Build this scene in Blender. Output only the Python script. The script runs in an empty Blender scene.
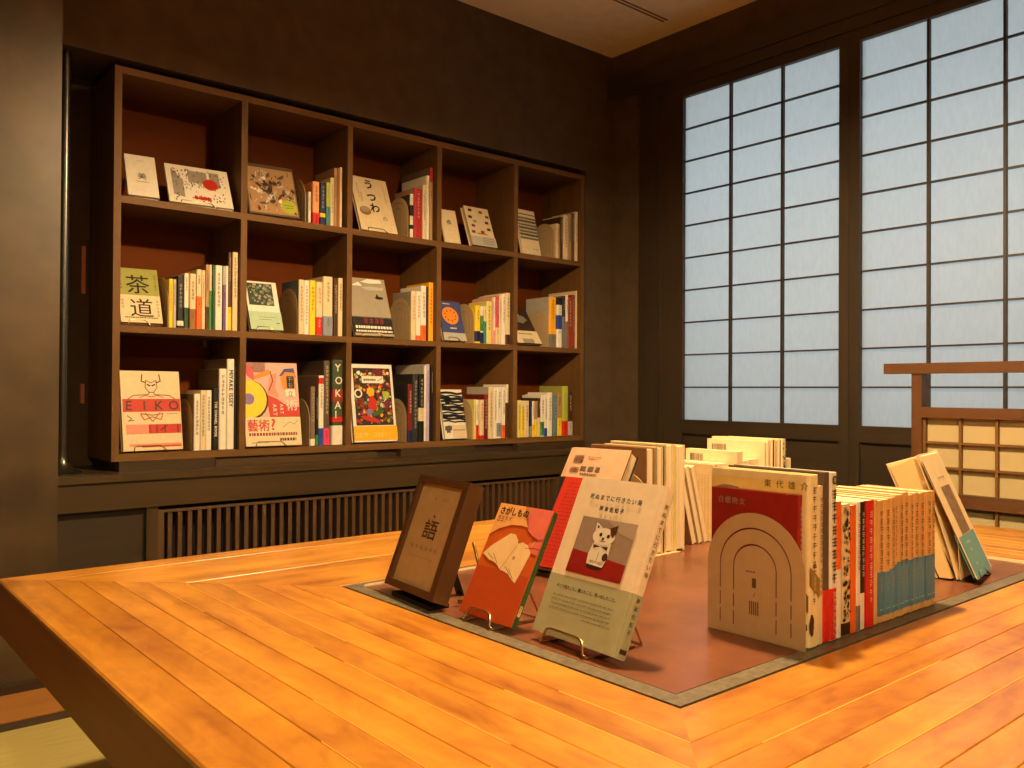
import bpy, math, random
from mathutils import Vector, Matrix
random.seed(7)
PI = math.pi
SC = bpy.context.scene
COL = SC.collection
CAMZ = 0.73                 # eye height; the room's floor is z = 0
TT = CAMZ - 0.31            # table top
# ------------------------------------------------------------------ colours and materials
PAL = {'white': (.90,.87,.80), 'cream': (.86,.78,.62), 'tan': (.66,.52,.36), 'grey': (.45,.43,.41), 'black': (.07,.065,.06),
 'navy': (.10,.13,.30), 'peach': (.90,.62,.40), 'lime': (.66,.70,.22), 'ochre': (.58,.38,.18), 'crimson': (.66,.14,.14),
 'red': (.80,.13,.09), 'yellow': (.93,.79,.14), 'teal': (.24,.50,.50), 'brown': (.27,.16,.10), 'greybrown': (.34,.28,.23),
 'palegrey': (.70,.68,.64), 'darkgreen': (.10,.27,.16), 'orange': (.90,.40,.10), 'green': (.22,.50,.22), 'purple': (.42,.26,.50),
 'bluegrey': (.52,.55,.60), 'gold': (.93,.66,.10), 'pink': (.86,.62,.56), 'rose': (.78,.30,.33), 'paleyellow': (.86,.82,.46),
 'blue': (.16,.28,.62), 'charcoal': (.17,.16,.16), 'rust': (.52,.20,.12), 'taupe': (.46,.38,.30), 'hotpink': (.88,.25,.42),
 'camo': (.24,.29,.20), 'maroon': (.42,.09,.08), 'lilac': (.72,.66,.78), 'tealgrey': (.36,.46,.48), 'page': (.90,.82,.66)}
def lin(c):
    return tuple((x / 12.92 if x <= .04045 else ((x + .055) / 1.055) ** 2.4) for x in c)
MATS = {}
def nodes_of(m):
    m.use_nodes = True
    nt = m.node_tree
    return nt, nt.nodes['Principled BSDF']
def mat(name, rgb=None, rough=.6, spec=.4, metal=0, noise=.06, nscale=60, coat=0, bump=0, stretch=(1,1,1)):
    """Principled surface with a faint procedural mottling of its colour."""
    if name in MATS: return MATS[name]
    m = bpy.data.materials.new(name); nt, b = nodes_of(m); N = nt.nodes; L = nt.links
    c = lin(rgb if rgb else PAL[name])
    tc = N.new('ShaderNodeTexCoord'); mp = N.new('ShaderNodeMapping'); mp.inputs['Scale'].default_value = stretch
    nz = N.new('ShaderNodeTexNoise'); nz.inputs['Scale'].default_value = nscale; nz.inputs['Detail'].default_value = 4
    L.new(tc.outputs['Object'], mp.inputs['Vector']); L.new(mp.outputs['Vector'], nz.inputs['Vector'])
    rp = N.new('ShaderNodeValToRGB')
    rp.color_ramp.elements[0].position = .3; rp.color_ramp.elements[1].position = .7
    rp.color_ramp.elements[0].color = tuple(x * (1 - noise) for x in c) + (1,)
    rp.color_ramp.elements[1].color = tuple(min(1, x * (1 + noise)) for x in c) + (1,)
    L.new(nz.outputs['Fac'], rp.inputs['Fac']); L.new(rp.outputs['Color'], b.inputs['Base Color'])
    b.inputs['Roughness'].default_value = rough; b.inputs['Specular IOR Level'].default_value = spec
    b.inputs['Metallic'].default_value = metal; b.inputs['Coat Weight'].default_value = coat
    if bump:
        bp = N.new('ShaderNodeBump'); bp.inputs['Strength'].default_value = bump; bp.inputs['Distance'].default_value = .002
        L.new(nz.outputs['Fac'], bp.inputs['Height']); L.new(bp.outputs['Normal'], b.inputs['Normal'])
    MATS[name] = m
    return m
def grain_mat(name, dark, light, rough, coat=0, tone=.35, su=2.2, sv=34, bump=.15, spec=.5):
    """Sawn timber: UV runs in metres along / across each board; per-board tone from a face attribute."""
    if name in MATS: return MATS[name]
    m = bpy.data.materials.new(name); nt, b = nodes_of(m); N = nt.nodes; L = nt.links
    uv = N.new('ShaderNodeUVMap'); uv.uv_map = 'grain'
    mp = N.new('ShaderNodeMapping'); mp.inputs['Scale'].default_value = (su, sv, 1)
    L.new(uv.outputs['UV'], mp.inputs['Vector'])
    nz = N.new('ShaderNodeTexNoise'); nz.inputs['Scale'].default_value = 1; nz.inputs['Detail'].default_value = 6
    nz.inputs['Distortion'].default_value = .8
    L.new(mp.outputs['Vector'], nz.inputs['Vector'])
    mp2 = N.new('ShaderNodeMapping'); mp2.inputs['Scale'].default_value = (su * 2.2, sv * .3, 1)
    L.new(uv.outputs['UV'], mp2.inputs['Vector'])
    n2 = N.new('ShaderNodeTexNoise'); n2.inputs['Scale'].default_value = 1; n2.inputs['Detail'].default_value = 3
    L.new(mp2.outputs['Vector'], n2.inputs['Vector'])
    ad = N.new('ShaderNodeMath'); ad.operation = 'ADD'; L.new(nz.outputs['Fac'], ad.inputs[0]); L.new(n2.outputs['Fac'], ad.inputs[1])
    at = N.new('ShaderNodeAttribute'); at.attribute_name = 'tone'
    a2 = N.new('ShaderNodeMath'); a2.operation = 'MULTIPLY_ADD'; a2.inputs[1].default_value = tone
    L.new(at.outputs['Fac'], a2.inputs[0]); L.new(ad.outputs[0], a2.inputs[2])
    rp = N.new('ShaderNodeValToRGB'); e = rp.color_ramp.elements
    e[0].position = .32; e[1].position = .84
    mr = N.new('ShaderNodeMath'); mr.operation = 'MULTIPLY'; mr.inputs[1].default_value = .5
    if name == 'table_wood':                      # swirling figure of the old boards
        mp3 = N.new('ShaderNodeMapping'); mp3.inputs['Scale'].default_value = (12, 24, 1); L.new(uv.outputs['UV'], mp3.inputs['Vector'])
        n3 = N.new('ShaderNodeTexNoise'); n3.inputs['Scale'].default_value = 1; n3.inputs['Detail'].default_value = 5; n3.inputs['Distortion'].default_value = 2.2
        L.new(mp3.outputs['Vector'], n3.inputs['Vector'])
        s3 = N.new('ShaderNodeMath'); s3.operation = 'MULTIPLY_ADD'; s3.inputs[1].default_value = .65; s3.inputs[2].default_value = -.325; L.new(n3.outputs['Fac'], s3.inputs[0])
        a3 = N.new('ShaderNodeMath'); a3.operation = 'ADD'; L.new(a2.outputs[0], a3.inputs[0]); L.new(s3.outputs[0], a3.inputs[1]); a2 = a3
    L.new(a2.outputs[0], mr.inputs[0]); L.new(mr.outputs[0], rp.inputs['Fac'])
    e[0].color = lin(dark) + (1,); e[1].color = lin(light) + (1,)
    L.new(rp.outputs['Color'], b.inputs['Base Color'])
    b.inputs['Roughness'].default_value = rough; b.inputs['Coat Weight'].default_value = coat
    b.inputs['Coat Roughness'].default_value = .25; b.inputs['Specular IOR Level'].default_value = spec
    bp = N.new('ShaderNodeBump'); bp.inputs['Strength'].default_value = bump; bp.inputs['Distance'].default_value = .001
    L.new(ad.outputs[0], bp.inputs['Height']); L.new(bp.outputs['Normal'], b.inputs['Normal'])
    MATS[name] = m
    return m
# ------------------------------------------------------------------ mesh builder
class MB:
    def __init__(s): s.v = []; s.f = []; s.mi = []; s.mats = []; s.sm = []; s.uv = []; s.tone = []; s.hasuv = False
    def mid(s, m):
        if m not in s.mats: s.mats.append(m)
        return s.mats.index(m)
    def face(s, pts, m, smooth=False, uv=None, tone=0.):
        b = len(s.v); s.v += [tuple(p) for p in pts]; s.f.append(list(range(b, b + len(pts))))
        s.mi.append(s.mid(m)); s.sm.append(smooth); s.uv.append(uv); s.tone.append(tone)
        if uv: s.hasuv = True
    def mesh(s, verts, faces, m, smooth=False):
        b = len(s.v); s.v += [tuple(p) for p in verts]
        for f in faces:
            s.f.append([b + i for i in f]); s.mi.append(s.mid(m)); s.sm.append(smooth); s.uv.append(None); s.tone.append(0.)
    def box(s, x0, x1, y0, y1, z0, z1, m, grain=None, tone=None):
        """grain = 'x','y','z': board direction for the UV map."""
        P = [(x, y, z) for z in (z0, z1) for y in (y0, y1) for x in (x0, x1)]
        t = random.random() if tone is None else tone
        o = random.random() * 20
        for idx in ((0,2,3,1), (4,5,7,6), (0,1,5,4), (2,6,7,3), (0,4,6,2), (1,3,7,5)):
            pts = [P[i] for i in idx]; uv = None
            if grain:
                g = 'xyz'.index(grain)
                spread = [max(p[k] for p in pts) - min(p[k] for p in pts) for k in range(3)]
                oth = [k for k in range(3) if k != g and spread[k] > 1e-9]
                k2 = oth[0] if oth else (g + 1) % 3
                uv = [(p[g] + o, p[k2] + o * 1.7) for p in pts]
            s.face(pts, m, uv=uv, tone=t)
    def prism(s, prof, a0, a1, mapf, m, smooth=False):
        """extrude a closed 2-D profile from a0 to a1; mapf(u, v, a) -> xyz"""
        n = len(prof)
        V = [mapf(u, v, a0) for u, v in prof] + [mapf(u, v, a1) for u, v in prof]
        F = [[i, (i + 1) % n, n + (i + 1) % n, n + i] for i in range(n)]
        s.mesh(V, F, m, smooth)
        s.mesh([mapf(u, v, a0) for u, v in prof], [list(range(n))[::-1]], m)
        s.mesh([mapf(u, v, a1) for u, v in prof], [list(range(n))], m)
    def tube(s, pts, r, m, seg=8, closed=False):
        pts = [Vector(p) for p in pts]; n = len(pts); V = []; F = []
        up = Vector((0.123, 0.345, 0.93))
        prev = None
        for i, p in enumerate(pts):
            a = pts[(i - 1) % n] if (closed or i > 0) else p
            c = pts[(i + 1) % n] if (closed or i < n - 1) else p
            d = (c - a).normalized()
            x = d.cross(up if prev is None else prev)
            if prev is not None: x = prev - d * prev.dot(d)
            if x.length < 1e-6: x = d.orthogonal()
            x.normalize(); y = d.cross(x); prev = x
            for k in range(seg):
                t = 2 * PI * k / seg
                V.append(p + (x * math.cos(t) + y * math.sin(t)) * r)
        rng = n if closed else n - 1
        for i in range(rng):
            j = (i + 1) % n
            for k in range(seg):
                F.append([i * seg + k, i * seg + (k + 1) % seg, j * seg + (k + 1) % seg, j * seg + k])
        if not closed:
            F.append(list(range(seg))[::-1]); F.append([(n - 1) * seg + k for k in range(seg)])
        s.mesh(V, F, m, True)
    def lathe(s, prof, cx, cy, m, seg=32):
        V = []; F = []; n = len(prof)
        for k in range(seg):
            t = 2 * PI * k / seg
            for r, z in prof: V.append((cx + r * math.cos(t), cy + r * math.sin(t), z))
        for k in range(seg):
            for i in range(n - 1):
                a = k * n + i; b = ((k + 1) % seg) * n + i
                F.append([a, b, b + 1, a + 1])
        s.mesh(V, F, m, True)
    def build(s, name, parent=None, kind=None, label=None, fixn=True):
        me = bpy.data.meshes.new(name); me.from_pydata(s.v, [], s.f)
        for m in s.mats: me.materials.append(m)
        me.polygons.foreach_set('material_index', s.mi); me.polygons.foreach_set('use_smooth', s.sm)
        if s.hasuv:
            ul = me.uv_layers.new(name='grain'); at = me.attributes.new('tone', 'FLOAT', 'FACE')
            at.data.foreach_set('value', s.tone)
            for p in me.polygons:
                u = s.uv[p.index]
                if u:
                    for li, q in zip(p.loop_indices, u): ul.data[li].uv = q
        me.update()
        o = bpy.data.objects.new(name, me); COL.objects.link(o)
        if parent is not None: o.parent = parent
        if kind: o['kind'] = kind
        if label: o['label'] = label
        return o
def thing(name, label, cat, loc=(0,0,0), rot=(0,0,0), group=None):
    o = bpy.data.objects.new(name, None); COL.objects.link(o); o.empty_display_size = .05
    o.location = loc; o.rotation_euler = rot; o['label'] = label; o['category'] = cat
    if group: o['group'] = group
    return o
def copy_thing(root, label=None, loc=None, rot=None):
    c = root.copy(); COL.objects.link(c)
    if label: c['label'] = label
    if loc is not None: c.location = loc
    if rot is not None: c.rotation_euler = rot
    for ch in list(root.children):
        k = ch.copy(); COL.objects.link(k); k.parent = c
        for g in list(ch.children):
            q = g.copy(); COL.objects.link(q); q.parent = k
    return c
# ------------------------------------------------------------------ lettering
GL = {}
def glyph(ch):
    if ch in GL: return GL[ch]
    cu = bpy.data.curves.new('g', 'FONT'); cu.body = ch; cu.resolution_u = 2
    ob = bpy.data.objects.new('g', cu); COL.objects.link(ob)
    bpy.context.view_layer.update()
    dg = bpy.context.evaluated_depsgraph_get()
    me = bpy.data.meshes.new_from_object(ob.evaluated_get(dg))
    vs = [(v.co.x, v.co.y) for v in me.vertices]; fs = [list(p.vertices) for p in me.polygons]
    bpy.data.objects.remove(ob); bpy.data.meshes.remove(me); bpy.data.curves.remove(cu)
    if vs:
        x0 = min(v[0] for v in vs); x1 = max(v[0] for v in vs)
    else: x0, x1 = 0, .3
    fs2 = []
    for f in fs:                       # all faces counter-clockwise
        a = sum(vs[f[i]][0] * vs[f[(i+1) % len(f)]][1] - vs[f[(i+1) % len(f)]][0] * vs[f[i]][1] for i in range(len(f)))
        fs2.append(f if a > 0 else f[::-1])
    GL[ch] = (vs, fs2, x0, x1)
    return GL[ch]
class Print:
    """ink on a flat face: 2-D (u right, v up) shapes in stacked layers"""
    def __init__(s, mapf): s.mb = MB(); s.mp = mapf; s.k = 0
    def poly(s, pts, m):
        a = sum(pts[i][0] * pts[(i+1) % len(pts)][1] - pts[(i+1) % len(pts)][0] * pts[i][1] for i in range(len(pts)))
        if a < 0: pts = pts[::-1]
        s.mb.face([s.mp(u, v, s.k) for u, v in pts], M(m))
    def rect(s, u0, v0, u1, v1, m): s.poly([(u0, v0), (u1, v0), (u1, v1), (u0, v1)], m)
    def disc(s, u, v, r, m, ry=None, n=20, a=0, wob=0):
        ry = ry or r; pts = []
        for i in range(n):
            t = 2 * PI * i / n; q = 1 + wob * (random.random() - .5)
            x = r * q * math.cos(t); y = ry * q * math.sin(t)
            pts.append((u + x * math.cos(a) - y * math.sin(a), v + x * math.sin(a) + y * math.cos(a)))
        s.poly(pts, m)
    def line(s, pts, w, m):
        for (a, b), (c, d) in zip(pts, pts[1:]):
            L = math.hypot(c - a, d - b) or 1e-6; nx, ny = -(d - b) / L * w / 2, (c - a) / L * w / 2
            s.poly([(a - nx, b - ny), (c - nx, d - ny), (c + nx, d + ny), (a + nx, b + ny)], m)
    def text(s, st, u, v, size, m, vertical=False, align='l', gap=1.0, rot=0, sx=1.0, bold=0):
        for du, dv in (((0, 0), (bold, 0), (0, bold), (bold, bold)) if bold else ((0, 0),)):
            s._text(st, u + du, v + dv, size, m, vertical, align, gap, rot, sx); s.k += .2 if bold else 0
        if bold: s.k -= .8
    def _text(s, st, u, v, size, m, vertical, align, gap, rot, sx):
        """u,v = left baseline (or top centre for vertical)"""
        mm = M(m)
        def put(ch, ou, ov):
            vs, fs, x0, x1 = glyph(ch)
            cr, sr = math.cos(rot), math.sin(rot)
            V = []
            for x, y in vs:
                x *= size * sx; y *= size
                X, Y = ou + x, ov + y
                if rot: X, Y = u + (X - u) * cr - (Y - v) * sr, v + (X - u) * sr + (Y - v) * cr
                V.append(s.mp(X, Y, s.k))
            s.mb.mesh(V, fs, mm)
        if vertical:
            y = v
            for ch in st:
                vs, fs, x0, x1 = glyph(ch)
                put(ch, u - (x0 + x1) / 2 * size, y - size * .85); y -= size * gap
        else:
            adv = []
            for ch in st:
                vs, fs, x0, x1 = glyph(ch)
                adv.append((1.0 if ord(ch) > 255 else (x1 + .09)) * size * sx * gap)
            tot = sum(adv); x = u - (tot / 2 if align == 'c' else tot if align == 'r' else 0)
            for ch, a in zip(st, adv): put(ch, x, v); x += a
    def marks(s, u, v, size, n, m, vertical=True, gap=1.25):
        """small strokes too fine to read in the photograph"""
        for i in range(n):
            ou, ov = (u, v - i * size * gap) if vertical else (u + i * size * gap, v)
            for j in range(random.randint(2, 3)):
                h = (j + .5) / 3 * size
                a = random.uniform(0, .2) * size; b = random.uniform(.75, 1) * size
                s.rect(ou - size / 2 + a, ov - h - size * .045, ou - size / 2 + b, ov - h + size * .045, m)
            q = random.uniform(-.2, .2) * size
            s.rect(ou + q - size * .045, ov - size, ou + q + size * .045, ov, m)
    def greek(s, u0, u1, v, h, m, word=.006):
        u = u0
        while u < u1:
            w = random.uniform(.5, 1.4) * word; s.rect(u, v, min(u + w * .75, u1), v + h, m); u += w
    def up(s): s.k += 1
    def build(s, name, parent, label=None):
        host = next((c for c in parent.children if c.name.split('.')[0] in ('cover', 'card', 'arch_plate', 'front_board')), parent)
        return s.mb.build(name, host, label=label) if s.mb.f else None
def M(m):
    if not isinstance(m, str): return m
    if m in MATS: return MATS[m]
    return mat(m, PAL[m], rough=.55)
def ink(name, rgb): PAL[name] = rgb; return name
# ------------------------------------------------------------------ books
def m_pages():
    if 'pages' in MATS: return MATS['pages']
    m = bpy.data.materials.new('pages'); nt, b = nodes_of(m); N = nt.nodes; L = nt.links
    tc = N.new('ShaderNodeTexCoord'); mp = N.new('ShaderNodeMapping'); mp.inputs['Scale'].default_value = (3, 1400, 3)
    nz = N.new('ShaderNodeTexNoise'); nz.inputs['Scale'].default_value = 1; nz.inputs['Detail'].default_value = 2
    L.new(tc.outputs['Object'], mp.inputs['Vector']); L.new(mp.outputs['Vector'], nz.inputs['Vector'])
    rp = N.new('ShaderNodeValToRGB'); rp.color_ramp.elements[0].color = lin((.80,.70,.52)) + (1,); rp.color_ramp.elements[1].color = lin((.95,.88,.72)) + (1,)
    rp.color_ramp.elements[0].position = .3; rp.color_ramp.elements[1].position = .6
    L.new(nz.outputs['Fac'], rp.inputs['Fac']); L.new(rp.outputs['Color'], b.inputs['Base Color']); b.inputs['Roughness'].default_value = .8
    MATS['pages'] = m
    return m
def uprof(W, T, t, r, o=0., n=4):
    """U-shaped jacket section: boards at y=0 and y=T, spine at x=W (rounded corners r), grown by o"""
    out = [(0, -o)]
    for i in range(n + 1):
        a = -PI / 2 + PI / 2 * i / n; out.append((W + o - r - o + (r + o) * math.cos(a), r + (r + o) * math.sin(a)))
    for i in range(n + 1):
        a = PI / 2 * i / n; out.append((W + o - r - o + (r + o) * math.cos(a), T - r + (r + o) * math.sin(a)))
    out.append((0, T + o))
    return out + [(0, T - t), (W - t, T - t), (W - t, t), (0, t)]
def book_parts(root, W, H, T, base, bands=(), rnd=None, hard=True, top=None):
    """cover / page_block / paper_band children, front face on -y, spine on +x, foot on z=0"""
    t = min(.0022 if hard else .0007, T * .2); r = min(rnd if rnd is not None else T * .22, T * .45)
    b = MB(); b.prism(uprof(W, T, t, r), 0, H, lambda u, v, a: (u, v, a), M(base)); b.build('cover', root)
    i = .003 if hard else .0006
    b = MB(); b.box(i, W - t - .0004, t + .0002, T - t - .0002, i, H - i, m_pages()); b.build('page_block', root)
    for f0, f1, c in bands:
        o = .0004 + .0002 * (f0 < .05 and f1 < .1)
        b = MB(); b.prism(uprof(W, T, t * .5, r, o), H * f0 + .0006, H * f1 - .0006, lambda u, v, a: (u, v, a), M(c)); b.build('paper_band', root)
def front(T=0): return lambda u, v, k: (u, -.0007 - .00016 * k, v)
def spine_map(W): return lambda u, v, k: (W + .0007 + .00016 * k, u, v)        # u = 0..T
def back_map(W, T): return lambda u, v, k: (W - u, T + .0007 + .00016 * k, v)
# ------------------------------------------------------------------ stands and bookends
def wire_stand(root, W, T, tilt, z0, m, r=.0014):
    """bent wire easel in the book's unleaned frame: foot of the book's front edge at (0,0,z0)"""
    b = MB(); c, s = math.cos(tilt), math.sin(tilt)
    xl, xr = W * .16, W * .72
    dz = T * s                                   # the book's rear foot dips by this much
    zf = max(r, z0 - dz - r * 1.2)
    hook = .020
    y1 = .075
    # front catch and the two rails
    b.tube([(xl, y1, r), (xl, T * c * .6, r * 1.05), (xl, -.004, r * 1.1), (xl, -.007, .004), (xl + .004, -.0045 + hook * s * .7, hook * c), (xl + .010, -.003 + hook * s * .7, hook * c + .001),
            (xr - .022, -.003 + hook * s * .7, hook * c + .001), (xr - .014, -.004 + hook * s * .65, hook * c * .9), (xr - .004, -.007, .005), (xr, -.004, r * 1.1), (xr, T * c * .6, r * 1.05), (xr, y1, r)], r, m)
    b.build('front_catch', root)
    b = MB()
    # back rest leaning with the book, and its struts
    off = T + r * 1.3
    def pt(x, h): return (x, off * c + h * s, z0 - off * s + h * c)
    h1 = .085; lo = (off * s - z0 + r * 1.2) / c
    b.tube([(xl, y1, r), pt(xl, max(lo, .002)), pt(xl, h1 - .008), pt(xl + .008, h1), pt(xr - .008, h1), pt(xr, h1 - .008), pt(xr, max(lo, .002)), (xr, y1, r)], r, m)
    b.build('back_rest', root)
    b = MB(); ya = pt(0, h1 - .01)[1]; za = pt(0, h1 - .01)[2]
    b.tube([(xl + .004, ya + r * 2.2, za), (xl, ya + .035, r), (xr, ya + .035, r), (xr - .004, ya + r * 2.2, za)], r, m)
    b.build('rear_strut', root)
def ledge_stand(root, W, T, tilt, z0, m):
    """low dark easel: a ledge under the book, a slanted back plate and a prop"""
    c, s = math.cos(tilt), math.sin(tilt)
    b = MB(); w0, w1 = W * .12, W * .90
    zt = z0 - T * s - .0006
    prof = [(.004, 0), (T * c + .012, 0), (T * c + .012, max(.001, zt)), (.004, max(.001, zt))]
    b.prism(prof[::-1], w0, w1, lambda u, v, a: (a, u, v), m); b.build('ledge', root)
    b = MB(); off = T + .0012
    def q(h, o=0): return ((off + o) * c + h * s, z0 - (off + o) * s + h * c)
    h0 = (off * s - z0 + .001) / c + .001
    p = [q(h0 + .001), q(.10), q(.10, .003), q(h0 + .003, .003)]
    b.prism(p, W * .3, W * .7, lambda u, v, a: (a, u, v), m); b.build('back_plate', root)
    b = MB(); y, z = q(.085, .004)
    p = [(y, z), (y + .030, 0), (y + .034, 0), (y + .004, z)]
    b.prism(p, W * .44, W * .56, lambda u, v, a: (a, u, v), m); b.build('prop', root)
BE_W, BE_H = .142, .158
def make_bookend(name, label, m, group, loc, labelprint=True):
    """arched sheet-steel bookend standing in the plane x=0, its tongue lying under the books on +x; y from 0 (front) to BE_W"""
    t = thing(name, label, 'bookend', loc, group=group)
    b = MB(); R = BE_W / 2; sp = BE_H - R; th = .0015
    def arch(r, base):
        pts = [(R - r, base), (R - r, sp)]
        for i in range(1, 24): a = PI - PI * i / 24; pts.append((R + r * math.cos(a), sp + r * math.sin(a)))
        return pts + [(R + r, sp), (R + r, base)]
    def band(ro, ri, base):
        A = arch(ro, base); B = arch(ri, base)
        for i in range(len(A) - 1):
            q = [A[i], A[i + 1], B[i + 1], B[i]]
            for x, fl in ((0, 1), (th, 0)):
                pts = [(x, u, v) for u, v in q]
                b.face(pts if fl else pts[::-1], m)
            for e0, e1 in ((A[i], A[i + 1]), (B[i + 1], B[i])):
                b.face([(0, e0[0], e0[1]), (th, e0[0], e0[1]), (th, e1[0], e1[1]), (0, e1[0], e1[1])][::-1], m)
    s1, s2, g, bs = .0195, .040, .0011, .012
    band(R, R - s1 + g, bs); band(R - s1 - g, R - s2 + g, bs)
    A = arch(R - s2 - g, bs)
    b.prism(A[::-1], 0, th, lambda u, v, a: (a, u, v), m)
    b.box(0, th, 0, BE_W, 0, bs, m)
    for rr in (R - s1, R - s2):              # little bridges across the cut slots
        for sx in (-1, 1):
            for zz in (.030, .052):
                b.box(0, th, R + sx * rr - g, R + sx * rr + g, zz, zz + .004, m)
    b.build('arch_plate', t)
    b = MB(); b.box(0, .10, .012, BE_W - .012, 0, .0012, m); b.build('base_tongue', t)
    return t
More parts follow.
